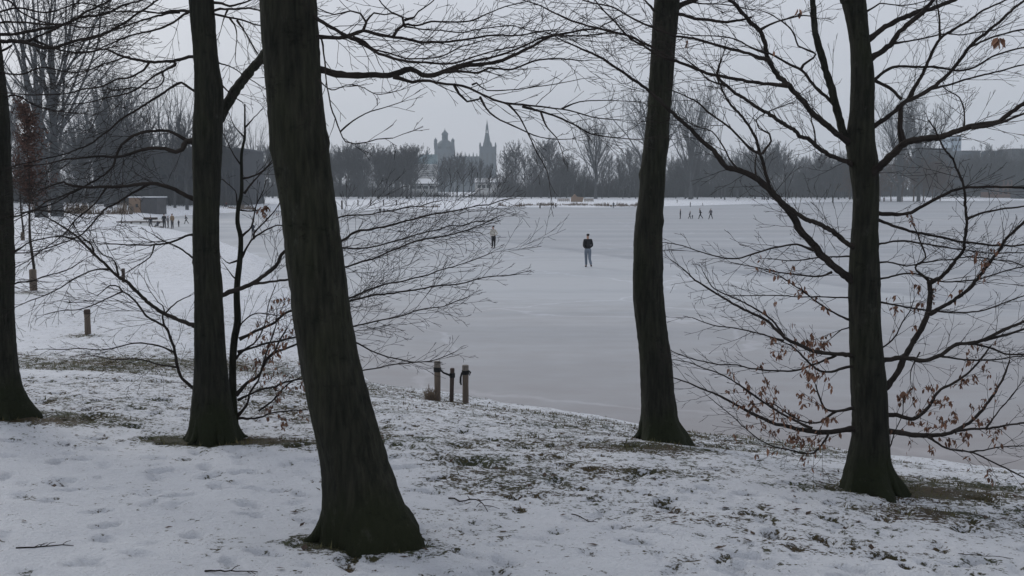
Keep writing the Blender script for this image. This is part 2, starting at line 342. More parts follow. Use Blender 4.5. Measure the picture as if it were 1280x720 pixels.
def build_ice():
    mb = MB(); pts = _sh; c = pts.mean(0)
    # ice sheet reaches a little under the banks all round
    big = [(-60, 4), (90, 4), (420, 50), (420, 420), (-80, 420), (-80, 100)]
    mb.add([(x, y, 0.0) for x, y in big], [tuple(range(len(big)))])
    m = bpy.data.materials.new('lake_ice'); m.use_nodes = True; n = m.node_tree; L = n.links.new; p = n.nodes['Principled BSDF']
    tc = n.nodes.new('ShaderNodeTexCoord')
    def noise(sc, st=(1, 1, 1), det=5, rg=.55, loc=(0, 0, 0), rot=0):
        mp = n.nodes.new('ShaderNodeMapping'); mp.inputs['Scale'].default_value = st; mp.inputs['Location'].default_value = loc; mp.inputs['Rotation'].default_value = (0, 0, rot); L(tc.outputs['Object'], mp.inputs[0])
        t = n.nodes.new('ShaderNodeTexNoise'); t.inputs['Scale'].default_value = sc; t.inputs['Detail'].default_value = det
        t.inputs['Roughness'].default_value = rg; L(mp.outputs[0], t.inputs['Vector']); return t.outputs['Fac']
    def math_(op, a, b):
        k = n.nodes.new('ShaderNodeMath'); k.operation = op
        for q_, s_ in ((a, 0), (b, 1)):
            if isinstance(q_, (int, float)): k.inputs[s_].default_value = q_
            else: L(q_, k.inputs[s_])
        return k.outputs[0]
    def ramp(src, a, b, ca, cb):
        r = n.nodes.new('ShaderNodeValToRGB'); r.color_ramp.elements[0].position = a; r.color_ramp.elements[1].position = b
        r.color_ramp.elements[0].color = (*ca, 1); r.color_ramp.elements[1].color = (*cb, 1); L(src, r.inputs[0]); return r.outputs[0]
    sp = n.nodes.new('ShaderNodeSeparateXYZ'); L(tc.outputs['Object'], sp.inputs[0])
    big_ = noise(.035, (.45, 1, 1), 5, .6); streak = noise(.16, (.12, 1, 1), 6, .62, rot=-.06); fine = noise(1.4, (.5, 1, 1), 6, .65); speck = noise(5.0, (.6, 1, 1), 4, .6)
    # wind-dusted snow lies on the middle of the lake, the ice under the near bank is clean and dull
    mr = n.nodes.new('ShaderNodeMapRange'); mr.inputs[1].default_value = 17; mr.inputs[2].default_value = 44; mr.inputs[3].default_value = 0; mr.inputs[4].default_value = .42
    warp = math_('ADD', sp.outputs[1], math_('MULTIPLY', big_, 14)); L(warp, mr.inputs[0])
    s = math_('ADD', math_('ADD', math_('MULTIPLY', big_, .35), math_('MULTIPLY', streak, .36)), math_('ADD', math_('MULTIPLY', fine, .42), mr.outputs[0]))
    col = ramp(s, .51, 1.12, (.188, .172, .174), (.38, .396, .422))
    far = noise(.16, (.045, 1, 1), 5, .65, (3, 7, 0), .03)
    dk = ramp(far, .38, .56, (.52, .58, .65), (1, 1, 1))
    m1 = n.nodes.new('ShaderNodeMix'); m1.data_type = 'RGBA'; m1.blend_type = 'MULTIPLY'; L(mr.outputs[0], m1.inputs[0]); L(col, m1.inputs[6]); L(dk, m1.inputs[7])
    # edge of the wind-blown snow on the ice
    e_ = math_('ADD', math_('ADD', math_('MULTIPLY', sp.outputs[0], .93), math_('MULTIPLY', sp.outputs[1], .367)), math_('MULTIPLY', fine, 3.0)); e_ = math_('SUBTRACT', e_, 28.4)
    eg = ramp(math_('ADD', math_('MULTIPLY', e_, .06), .5), .44, .62, (1.12, 1.12, 1.11), (1, 1, 1)); k_ = eg.node.color_ramp; q1 = k_.elements.new(.50); q1.color = (1.12, 1.12, 1.11, 1); q2 = k_.elements.new(.52); q2.color = (.84, .85, .87, 1)
    m3 = n.nodes.new('ShaderNodeMix'); m3.data_type = 'RGBA'; m3.blend_type = 'MULTIPLY'; m3.inputs[0].default_value = 1; L(m1.outputs[2], m3.inputs[6]); L(eg, m3.inputs[7]); m1 = m3
    # cracks and skate marks
    vr = n.nodes.new('ShaderNodeTexVoronoi'); vr.feature = 'DISTANCE_TO_EDGE'; vr.inputs['Scale'].default_value = .085
    wv = n.nodes.new('ShaderNodeVectorMath'); wv.operation = 'ADD'; nv = n.nodes.new('ShaderNodeTexNoise'); nv.inputs['Scale'].default_value = .12; nv.inputs['Detail'].default_value = 6
    L(tc.outputs['Object'], nv.inputs['Vector']); sc_ = n.nodes.new('ShaderNodeVectorMath'); sc_.operation = 'SCALE'; sc_.inputs['Scale'].default_value = 9; L(nv.outputs['Color'], sc_.inputs[0])
    L(tc.outputs['Object'], wv.inputs[0]); L(sc_.outputs[0], wv.inputs[1]); L(wv.outputs[0], vr.inputs['Vector'])
    ck = ramp(vr.outputs['Distance'], .003, .010, (1.28, 1.28, 1.3), (1, 1, 1)); m4 = n.nodes.new('ShaderNodeMix'); m4.data_type = 'RGBA'; m4.blend_type = 'MULTIPLY'; m4.inputs[0].default_value = .7; L(m1.outputs[2], m4.inputs[6]); L(ck, m4.inputs[7]); m1 = m4
    crk = ramp(speck, .68, .74, (1, 1, 1), (1.25, 1.25, 1.25))
    m2 = n.nodes.new('ShaderNodeMix'); m2.data_type = 'RGBA'; m2.blend_type = 'MULTIPLY'; m2.inputs[0].default_value = .5; L(m1.outputs[2], m2.inputs[6]); L(crk, m2.inputs[7])
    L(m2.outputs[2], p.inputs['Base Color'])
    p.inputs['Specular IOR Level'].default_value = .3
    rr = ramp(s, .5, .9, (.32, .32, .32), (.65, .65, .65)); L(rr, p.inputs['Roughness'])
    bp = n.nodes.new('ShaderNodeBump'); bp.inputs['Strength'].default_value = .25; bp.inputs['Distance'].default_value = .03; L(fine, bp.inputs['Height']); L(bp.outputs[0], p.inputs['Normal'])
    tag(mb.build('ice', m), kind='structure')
build_ice()

def box_obj(name, x0, x1, y0, y1, z0, z1, m):
    mb = MB(); mb.box(x0, x1, y0, y1, z0, z1); return mb.build(name, m)
hm = bpy.data.materials.new('haze_air'); hm.use_nodes = True; hn = hm.node_tree; hn.nodes.remove(hn.nodes['Principled BSDF'])
pv = hn.nodes.new('ShaderNodeVolumePrincipled'); pv.inputs['Density'].default_value = 0.00060; pv.inputs['Color'].default_value = (.84, .93, 1.0, 1)
hn.links.new(pv.outputs[0], [q for q in hn.nodes if q.type == 'OUTPUT_MATERIAL'][0].inputs['Volume'])
HZ = box_obj('haze', -1080, 1080, -1080, 1080, -2.0, 90, hm); tag(HZ, kind='stuff')

# ------------------------------------------------------------------ trees near the camera
def catmull(ctrl, step):
    c = np.asarray(ctrl, float); c = np.vstack([2 * c[0] - c[1], c, 2 * c[-1] - c[-2]]); outp = []
    for i in range(1, len(c) - 2):
        p0, p1, p2, p3 = c[i - 1], c[i], c[i + 1], c[i + 2]
        k = max(1, int(np.linalg.norm(p2[:3] - p1[:3]) / step))
        for t in np.arange(k) / k:
            outp.append(.5 * (2 * p1 + (p2 - p0) * t + (2 * p0 - 5 * p1 + 4 * p2 - p3) * t * t + (3 * p1 - p0 - 3 * p2 + p3) * t ** 3))
    outp.append(c[-2]); return np.array(outp)
def unit(v): return v / (math.sqrt(v[0] * v[0] + v[1] * v[1] + v[2] * v[2]) + 1e-9)
def rot(v, ax, a):
    ax = unit(ax); return v * math.cos(a) + np.cross(ax, v) * math.sin(a) + ax * (ax @ v) * (1 - math.cos(a))
rng = np.random.RandomState(11)
def twig(mb, p, d, nrm, L, r0, lvl, rmin, up=.03, ends=None, dens=1.):
    n = max(3, int(L / .043)); st = L / n; pts = [p]; rad = [r0]; kids = []
    side = 1 if rng.rand() < .5 else -1; nxt = rng.uniform(1, 2.2); zig = .13
    for i in range(1, n + 1):
        t = i / n
        d = unit(d + rng.normal(0, .055, 3) + np.array((0, 0, up)) + np.cross(nrm, d) * (zig if i % 2 else -zig))
        p = p + d * st; pts.append(p); rad.append(max(rmin, r0 * (1 - .75 * t)))
        if lvl > 0 and i >= nxt and i < n:
            kids.append((p, d, t, side)); side = -side; nxt = i + rng.uniform(.9, 1.9) / dens
    mb.tube(pts, rad, 3 if r0 < .006 else 5, cap=False)
    if ends is not None: ends.append((pts[-1], d)); ends.extend((q_, d) for q_ in pts[1:-1])
    for (q, dd, t, sd_) in kids:
        l2 = L * rng.uniform(.3, .7) * (1 - .55 * t)
        if l2 < .05: l2 = .05
        nn = unit(nrm + rng.normal(0, .3, 3))
        twig(mb, q, rot(dd, nn, sd_ * rng.uniform(.38, .85)), nn, l2, max(rmin, r0 * .6 * (1 - .4 * t)), lvl - 1, rmin, up, ends, dens)

class Tree:
    def __init__(s, name, px, py, label, cat='tree', group=None):
        s.base = np.array(hit(px, py)); s.D = s.base[1]
        s.root = empty(name, tuple(s.base)); tag(s.root, label, cat, group)
        s.leaf = MB(); s.px = py
    def trunk(s, ctrl, m, lobes=5, flare=1.0, lean=0., seed=1, sides=36, bumps=(), above=5):
        """ctrl: (px, py, width px) from the top down to the foot; lean = depth change from foot to top"""
        D = s.D; y0 = ctrl[-1][1]; yt = ctrl[0][1]
        c = [(*P(x, y, D + lean * (y0 - y) / (y0 - yt)), wd * .5 * D / F) for x, y, wd in ctrl]
        # go on above the picture
        a = np.array(c[0]); b = np.array(c[2]); up = (a - b); up /= np.linalg.norm(up[:3])
        for k in range(1, above + 1): q = a + up * k * .9; q[3] = a[3] * (1 - .13 * k); c.insert(0, tuple(q))
        c = c[::-1]
        foot = np.array(c[0]); foot[2] -= .12; foot[3] *= 1.12; c.insert(0, tuple(foot))
        sp = catmull(c, .035); pts = sp[:, :3]; rad = np.maximum(sp[:, 3], .004)
        r = np.random.RandomState(seed); th = np.arange(sides) * 2 * math.pi / sides; z = pts[:, 2] - s.base[2]
        lob = np.ones((len(pts), sides)); ph = r.rand(8) * 6.28
        fl = np.exp(-np.clip(z, 0, None) / .16) * flare
        lob += (fl[:, None]) * (.16 * np.cos(lobes * th + ph[0]) + .10 * np.cos((lobes - 2) * th + ph[1]))
        lob += .025 * np.sin(3 * th + ph[2] + z[:, None] * 1.1) + .018 * np.sin(5 * th + ph[3] - z[:, None] * 2.3) + .012 * np.sin(9 * th + ph[4] + z[:, None] * 3)
        lob += .012 * np.sin(z[:, None] * 9 + th * 2 + ph[5]) + r.normal(0, .010, lob.shape)
        for _k in range(26):   # small knots, healed scars and swellings
            bz, bt, am, szz = r.uniform(0, 5), r.uniform(0, 6.28), r.choice([-.06, .05, .09, .04]), r.uniform(.025, .11)
            lob += am * np.exp(-((z[:, None] - bz) / szz) ** 2) * np.exp(-(np.angle(np.exp(1j * (th - bt))) / r.uniform(.18, .5)) ** 2)
        for (bz, bth, amp, sz) in bumps:
            lob += amp * np.exp(-((z[:, None] - bz) / sz) ** 2) * np.exp(-(np.angle(np.exp(1j * (th - bth))) / .55) ** 2)
        mb = MB(); mb.tube(pts, rad, sides, lob=lob)
        if sides > 20:
            R0 = np.interp(.22, z, rad)
            for k in range(lobes + 1):
                a = ph[0] + k * 6.283 / (lobes + 1) + r.uniform(-.3, .3); c_, s_ = math.cos(a), math.sin(a); q = []; bx, by = s.base[0], s.base[1]; cx = np.interp(.2, z, pts[:, 0]); ex = r.uniform(1.35, 1.62) + (.35 if s.D > 6 else 0) * r.rand()
                for t in np.linspace(0, 1, 7):
                    rr_ = R0 * (.62 + (ex - .62) * t); x = (cx if t < .3 else bx) + c_ * rr_; y = by + s_ * rr_ * .9
                    q.append((x, y, hz(x, y) + .24 * (1 - t) ** 2.2 + .006 - .03 * t))
                mb.tube(q, np.linspace(R0 * .36, R0 * .09, 7) * r.uniform(.8, 1.1), 9)
        s.tr = mb.build('trunk', m, s.root, s.base, smooth=True); s.trp = pts; s.trr = rad
        return s
    def limb(s, ctrl, d0=None, d1=None, sp=.11, tl=.42, lvl=2, rmin=.0013, up=.02, m=None, leaves=0., tw=True, start=.0, dens=1., name='branch'):
        """ctrl: (px, py[, width px]) outward; depth runs d0 -> d1"""
        D = s.D; n = len(ctrl); ctrl = [tuple(c) for c in ctrl]
        ln = [0.]
        for i in range(1, n): ln.append(ln[-1] + math.hypot(ctrl[i][0] - ctrl[i - 1][0], ctrl[i][1] - ctrl[i - 1][1]))
        T = ln[-1] or 1
        if d0 is None: d0 = D
        if d1 is None: d1 = d0 + rng.uniform(-.32, .32) * T * D / F
        w0 = ctrl[0][2] if len(ctrl[0]) > 2 else 3; w1 = ctrl[-1][2] if len(ctrl[-1]) > 2 else 1.2
        pts = []; wl = w0; known = [(ln[i], c[2]) for i, c in enumerate(ctrl) if len(c) > 2]
        if not known or known[0][0] > 0: known.insert(0, (0, w0))
        if known[-1][0] < T: known.append((T, w1))
        kx, kw = zip(*known)
        for i, c in enumerate(ctrl):
            d = d0 + (d1 - d0) * ln[i] / T; wd = np.interp(ln[i], kx, kw)
            pts.append((*P(c[0], c[1], d), wd * .455 * d / F))
        sp_ = catmull(pts, .03); q = sp_[:, :3].copy(); rad = np.maximum(sp_[:, 3], rmin)
        q[1:-1] += rng.normal(0, 1, (len(q) - 2, 3)) * np.minimum(rad[1:-1, None] * .16, .0022)
        kk = max(2, len(q) // 4); kn_ = rng.normal(0, .0048 * D / 6.6, (kk + 1, 3)); kn_[0] = 0; u_ = np.linspace(0, kk, len(q))
        for ax_ in range(3): q[:, ax_] += np.interp(u_, np.arange(kk + 1), kn_[:, ax_])
        rad = rad * (1 + rng.normal(0, .06, len(rad)))
        if start == 0: rad[:4] *= np.array([1.45, 1.3, 1.15, 1.05])[:len(rad[:4])]
        mb = MB(); mb.tube(q, rad, 8 if w0 > 5 else (6 if w0 > 3 else 4), cap=True)
        ends = [] if leaves else None
        if tw:
            seg = np.linalg.norm(np.diff(q, axis=0), axis=1); cum = np.concatenate([[0], np.cumsum(seg)]); tot = cum[-1]
            a = sp * rng.uniform(.6, 1.4) + start; sd_ = 1
            base_n = unit(np.array((rng.normal(0, .25), -1 if rng.rand() < .6 else -.35, rng.normal(.35, .35))))
            while a < tot:
                k = int(np.searchsorted(cum, a)); k = min(max(k, 1), len(q) - 1); d = unit(q[k] - q[k - 1]); t = a / tot
                nn = unit(base_n + rng.normal(0, .35, 3)); l = tl * 1.15 * rng.uniform(.4, 1.3) * (1 - .3 * t)
                if rng.rand() < .12: l *= 1.5
                twig(mb, q[k], rot(d, nn, sd_ * rng.uniform(.32, .85)), nn, l, min(rad[k] * .55, max(rmin * 1.5, .0027)), lvl, rmin, up, ends, dens)
                sd_ = -sd_; a += sp * .62 * rng.uniform(.5, 1.5)
            # the tip breaks up into finer twigs
            d = unit(q[-1] - q[-3]); 
            for k in range(2): twig(mb, q[-1], rot(d, base_n, rng.uniform(-.35, .35)), base_n, tl * (.8 if D < 7.5 else .32), rmin * 1.4, lvl, rmin, up, ends, dens)
        mb.build(name, m or TWIG, s.root, s.base)
        if ends:
            for (e, d) in ends:
                far_ = math.hypot(e[0] - s.base[0], e[1] - s.base[1])
                if rng.rand() < min(leaves, .14) * (11. if s.D < 7.5 else 4.) * max(0., min(1., (1.15 - far_) / .35)): s.add_leaf(e)
        return q
    def add_leaf(s, e, size=.05):
        k = rng.randint(1, 5)
        for _ in range(k):
            L = size * .82 * rng.uniform(.7, 1.35); W = L * rng.uniform(.3, .5)
            dn = unit(np.array((rng.normal(0, .45), rng.normal(0, .45), -1.))); sdv = unit(np.cross(dn, rng.normal(0, 1, 3))); nn = np.cross(dn, sdv)
            e0 = e + rng.normal(0, .008, 3); c = nn * W * rng.uniform(-.5, .5)
            s.leaf.add([e0, e0 + dn * L * .35 + sdv * W * .5 + c, e0 + dn * L, e0 + dn * L * .35 - sdv * W * .5 + c, e0 + dn * L * .42, e0 + dn * L * .72 + sdv * W * .34 + c * .9, e0 + dn * L * .72 - sdv * W * .34 + c * .6],
                       [(0, 1, 4), (0, 4, 3), (1, 5, 4), (4, 5, 2), (3, 4, 6), (4, 2, 6)])
    def done(s):
        if s.leaf.n: s.leaf.build('dry_leaves', LEAF, s.root, s.base)

def wd(pts, a, b):
    """give a list of (x, y) points widths running a -> b"""
    n = len(pts) - 1; return [(x, y, a + (b - a) * i / n) for i, (x, y) in enumerate(pts)]

# --- thick leaning trunk in front
T3 = Tree('leaning_tree', 455, 676, 'thickest leaning dark tree trunk, nearest to the camera, on the snowy bank')
T3.trunk([(358, -12, 67), (360, 0, 67), (364, 60, 67), (369, 130, 67), (377, 200, 68), (386, 262, 69), (394, 330, 71), (402, 395, 73), (416, 475, 75), (436, 555, 82), (446, 600, 92), (455, 640, 106), (463, 667, 126), (465, 677, 134)],
         BARK2, lobes=5, flare=.8, seed=3, sides=56)
for c, kw in [
    (wd([(385, 84), (400, 86), (434, 94), (462, 94), (492, 94), (512, 87), (527, 93), (542, 93), (559, 87), (587, 82), (616, 79), (640, 71), (656, 62), (679, 50), (701, 44), (722, 39), (750, 35)], 10, 2), dict(d1=6.0, sp=.12, tl=.3, start=.45)),
    (wd([(559, 88), (574, 81), (606, 72), (640, 65), (680, 47), (715, 44), (750, 42), (775, 37)], 4, 1.5), dict(d0=5.55, d1=5.9, tl=.3)),
    (wd([(553, 90), (576, 89), (597, 91), (612, 85), (640, 84), (675, 75), (701, 73), (731, 75)], 4, 1.5), dict(d0=5.55, d1=5.3, tl=.26)),
    (wd([(492, 96), (516, 102), (531, 100), (559, 104), (578, 107), (602, 119), (621, 128), (640, 131), (684, 134), (711, 138), (738, 146), (765, 148)], 4.5, 1.5), dict(d0=5.4, d1=5.1, tl=.28)),
    (wd([(653, 133), (693, 144), (720, 156), (738, 166), (769, 171), (800, 173)], 3, 1.2), dict(d0=5.25, d1=5.0, tl=.2)),
    (wd([(567, 105), (574, 116), (584, 124), (602, 122)], 3, 2), dict(d0=5.35, d1=5.3, tw=False)),
    (wd([(600, 121), (613, 142), (640, 158), (667, 169), (693, 173), (715, 172)], 2.6, 1), dict(d0=5.3, d1=5.1, tl=.16, sp=.2)),
    (wd([(636, 131), (649, 144), (660, 164), (671, 189), (684, 220), (689, 240)], 2.4, 1), dict(d0=5.25, d1=5.0, tl=.12, sp=.25)),
    (wd([(676, 140), (684, 160), (696, 173), (703, 190)], 2.4, 1), dict(d0=5.2, d1=5.0, tl=.1, sp=.2)),
    (wd([(590, 106), (596, 104), (609, 114), (644, 113), (676, 109), (720, 99)], 2.2, 1), dict(d0=5.3, d1=5.6, tl=.16, sp=.2)),
    (wd([(702, 136), (724, 127), (751, 126), (785, 128)], 2, 1), dict(d0=5.15, d1=5.3, tl=.16, sp=.2)),
    (wd([(380, 8), (396, 22), (432, 45), (456, 56), (475, 67), (505, 75), (531, 77), (559, 80), (578, 76), (610, 66), (650, 58)], 5.5, 1.5), dict(d1=5.0, tl=.3)),
    (wd([(382, 43), (396, 45), (424, 48), (441, 44), (454, 39), (475, 45), (501, 48), (524, 53), (554, 53), (578, 50), (616, 45), (643, 45), (671, 39), (694, 37)], 6, 1.5), dict(d1=5.9, tl=.32)),
    (wd([(454, 38), (457, 28), (450, 17), (437, 14), (417, 18), (400, 11)], 3.4, 1.5), dict(d0=5.4, d1=5.3, tl=.16)),
    (wd([(457, 28), (466, 16), (480, 18), (490, 17)], 2.4, 1.5), dict(d0=5.4, d1=5.4, tl=.16)),
    (wd([(492, 45), (497, 37), (505, 31), (522, 33), (539, 28), (569, 29), (591, 24), (608, 17), (632, 8), (655, 2)], 3.4, 1.3), dict(d0=5.5, d1=6.1, tl=.28)),
    (wd([(505, 31), (503, 22), (490, 17), (478, 6), (470, -8)], 3, 1.3), dict(d0=5.55, d1=5.6, tl=.25)),
    (wd([(506, 25), (518, 22), (524, 15), (542, 2), (550, -10)], 2.6, 1.3), dict(d0=5.55, d1=5.8, tl=.25)),
    (wd([(441, 46), (456, 52), (464, 60), (486, 66), (512, 74), (548, 71), (575, 60), (600, 52)], 3, 1.3), dict(d0=5.35, d1=5.7, tl=.24)),
    (wd([(396, 44), (402, 49), (405, 75), (409, 101), (415, 131), (420, 147), (425, 164), (433, 177), (446, 180), (461, 178), (472, 174), (490, 172)], 2.6, 1.3), dict(d0=5.2, d1=5.0, tl=.2, sp=.14)),
    (wd([(425, 165), (442, 152), (465, 141), (478, 137), (500, 128)], 2, 1), dict(d0=5.05, d1=5.1, tl=.14, sp=.14)),
    (wd([(505, 33), (540, 38), (580, 40), (620, 33), (660, 36), (700, 45)], 2, 1), dict(d0=5.5, d1=6.2, tl=.28)),
    (wd([(398, 100), (415, 112), (440, 106), (470, 118), (500, 112)], 1.8, 1), dict(d0=5.2, d1=4.8, tl=.18)),
]: T3.limb(c, **kw)
T3.done()

# --- tree with the low fork, left of it
T2 = Tree('forked_tree', 267, 548, 'dark straight trunk forking beside the thick leaning tree, one limb behind it')
T2.trunk([(252, -10, 29), (252, 0, 29), (256, 50, 29), (259, 90, 30), (261, 125, 34), (260, 150, 36), (259, 180, 36), (258, 230, 33), (257, 300, 32), (260, 370, 34), (262, 430, 38), (264, 480, 44), (265, 515, 52), (267, 540, 62), (267, 550, 70)],
         BARK, lobes=6, flare=.7, seed=5, sides=40, bumps=[(3.05, 3.4, .14, .12)])
for c, kw in [
    (wd([(268, 158), (276, 143), (283, 130), (305, 100), (327, 72), (345, 45), (370, 15), (390, -25)], 16, 9), dict(d1=9.6, tl=.4, start=.3, m=BARK)),
    (wd([(262, 80), (240, 71), (217, 77), (187, 77), (163, 72), (141, 65), (127, 63), (97, 66)], 5.5, 1.5), dict(tl=.5)),
    (wd([(187, 77), (180, 87), (163, 96), (146, 99), (131, 107), (105, 113), (79, 118), (37, 118), (8, 116)], 3, 1.5), dict(tl=.5)),
    (wd([(163, 72), (157, 71), (122, 84), (105, 91), (75, 104)], 2.5, 1.2), dict(tl=.4)),
    (wd([(219, 78), (219, 81), (210, 86), (202, 90), (187, 101), (169, 112), (150, 118), (120, 125), (90, 131)], 4, 1.3), dict(tl=.45)),
    (wd([(202, 90), (205, 97), (200, 106), (185, 112), (160, 110), (140, 114)], 2.4, 1.2), dict(tl=.3)),
    (wd([(250, 118), (240, 111), (227, 103), (212, 110), (197, 120), (174, 136), (157, 146), (127, 169), (105, 184), (75, 195), (50, 200), (11, 210)], 4, 1.3), dict(tl=.4)),
    (wd([(252, 172), (240, 177), (232, 178), (226, 188), (219, 192), (206, 187), (180, 187), (150, 196), (120, 197), (75, 201), (40, 208)], 9, 1.3), dict(tl=.4)),
    (wd([(236, 177), (228, 173), (217, 166), (199, 163), (172, 167), (159, 175), (146, 195), (141, 208), (127, 221), (105, 233), (75, 251), (40, 265), (18, 275)], 5, 1.3), dict(tl=.42)),
    (wd([(250, 252), (238, 247), (210, 234), (187, 230), (159, 233), (131, 234), (90, 233), (79, 228), (64, 232), (48, 238)], 6.5, 1.8), dict(tl=.4)),
    (wd([(187, 230), (169, 240), (146, 255), (131, 261), (112, 283), (99, 295), (71, 307), (41, 316), (18, 317)], 3, 1.3), dict(tl=.38)),
    (wd([(133, 234), (129, 240), (112, 261), (94, 276), (81, 291), (60, 307), (18, 335)], 2.6, 1.2), dict(tl=.35)),
    (wd([(99, 236), (80, 243), (62, 252), (40, 263), (20, 268)], 2.4, 1.2), dict(tl=.35)),
    (wd([(252, 409), (242, 406), (210, 394), (187, 379), (159, 354), (139, 337), (116, 315), (99, 298), (81, 286), (62, 275), (51, 268)], 6.5, 1.5), dict(tl=.4)),
    (wd([(117, 316), (114, 305), (99, 293), (92, 281)], 3, 1.5), dict(tl=.3)),
    (wd([(148, 344), (144, 328), (139, 322), (129, 319), (122, 310)], 3, 1.2), dict(tl=.25)),
    (wd([(139, 337), (122, 337), (105, 343), (75, 360), (41, 375), (18, 384)], 2.4, 1.1), dict(tl=.35)),
    (wd([(206, 392), (203, 382), (197, 378), (186, 362), (180, 348)], 2, 1.1), dict(tl=.25)),
    (wd([(252, 500), (240, 487), (225, 463), (214, 429), (206, 409), (184, 394), (169, 375), (154, 364), (150, 358), (139, 355), (124, 367)], 5, 1.3), dict(tl=.38)),
    (wd([(206, 409), (204, 398), (205, 390)], 3, 2.5), dict(tw=False)),
    (wd([(216, 440), (199, 432), (172, 429), (150, 433), (127, 437), (97, 436), (60, 438)], 2.4, 1.1), dict(tl=.3)),
    (wd([(221, 459), (199, 457), (172, 449), (142, 450), (116, 446)], 2.4, 1.1), dict(tl=.3)),
    (wd([(154, 364), (130, 375), (105, 385), (80, 388), (55, 392)], 2, 1.1), dict(tl=.3)),
    (wd([(206, 392), (221, 379), (240, 369)], 2, 1.3), dict(tl=.25)),
    (wd([(250, 296), (240, 294), (216, 302), (193, 306), (161, 307), (131, 304), (105, 300)], 3.6, 1.1), dict(tl=.35)),
    (wd([(193, 306), (187, 322), (159, 341)], 2.2, 1.3), dict(tl=.2)),
    (wd([(250, 326), (240, 321), (221, 308), (204, 300), (190, 290)], 3, 1.1), dict(tl=.3)),
    (wd([(245, 14), (240, 14), (217, 13), (199, 16), (165, 16), (140, 15), (118, 20)], 4, 1.3), dict(tl=.4)),
    (wd([(245, 10), (234, 16), (212, 30), (187, 39), (159, 47), (139, 54), (116, 65), (94, 67)], 3.5, 1.2), dict(tl=.45)),
    (wd([(225, 15), (206, 17), (178, 26), (161, 32), (142, 36), (118, 46), (86, 58)], 3, 1.5), dict(tl=.4)),
    (wd([(258, 2), (268, 4), (287, 8), (304, 3), (322, -4)], 4, 2), dict(tl=.35)),
    (wd([(258, 18), (267, 14), (285, 11), (309, 10), (326, 13), (350, 18)], 4, 1.5), dict(tl=.4)),
    (wd([(258, 16), (268, 18), (285, 22), (300, 25), (315, 30), (328, 32), (350, 38)], 3.5, 1.5), dict(tl=.4)),
    (wd([(287, 22), (294, 34), (296, 49), (294, 73)], 2.6, 1.1), dict(tl=.3)),
    (wd([(296, 25), (307, 41), (315, 56), (324, 72), (335, 90)], 2.6, 1.1), dict(tl=.3)),
    (wd([(285, 11), (281, 22), (276, 39)], 2.6, 1.1), dict(tl=.3)),
    (wd([(262, 98), (275, 105), (290, 120), (302, 128)], 3, 1.3), dict(tl=.3)),
    (wd([(262, 70), (273, 78), (287, 82), (306, 94), (330, 110)], 2.4, 1.1), dict(tl=.35)),
    (wd([(268, 372), (274, 371), (292, 363), (315, 354), (334, 341), (349, 326), (356, 314), (390, 306), (427, 302), (450, 290), (497, 280), (533, 270), (587, 260), (640, 247)], 7, 1.3), dict(d1=10.0, tl=.5, start=.2)),
    (wd([(315, 354), (324, 354), (360, 349), (395, 342), (430, 333), (467, 322), (510, 305), (543, 297), (587, 287), (607, 278), (623, 268)], 4, 1.3), dict(d1=9.6, tl=.5)),
    (wd([(356, 314), (390, 300), (422, 273), (467, 268), (507, 260), (550, 252)], 2.6, 1.2), dict(d1=10.2, tl=.4)),
    (wd([(390, 307), (427, 310), (460, 310), (497, 300), (533, 290), (567, 283), (610, 276)], 2.6, 1.2), dict(d0=9.4, d1=9.8, tl=.4)),
]: T2.limb(c, rmin=.0017, sp=.16, **{**kw, 'tl': kw.get('tl', .4) * 1.05})
T2.done()

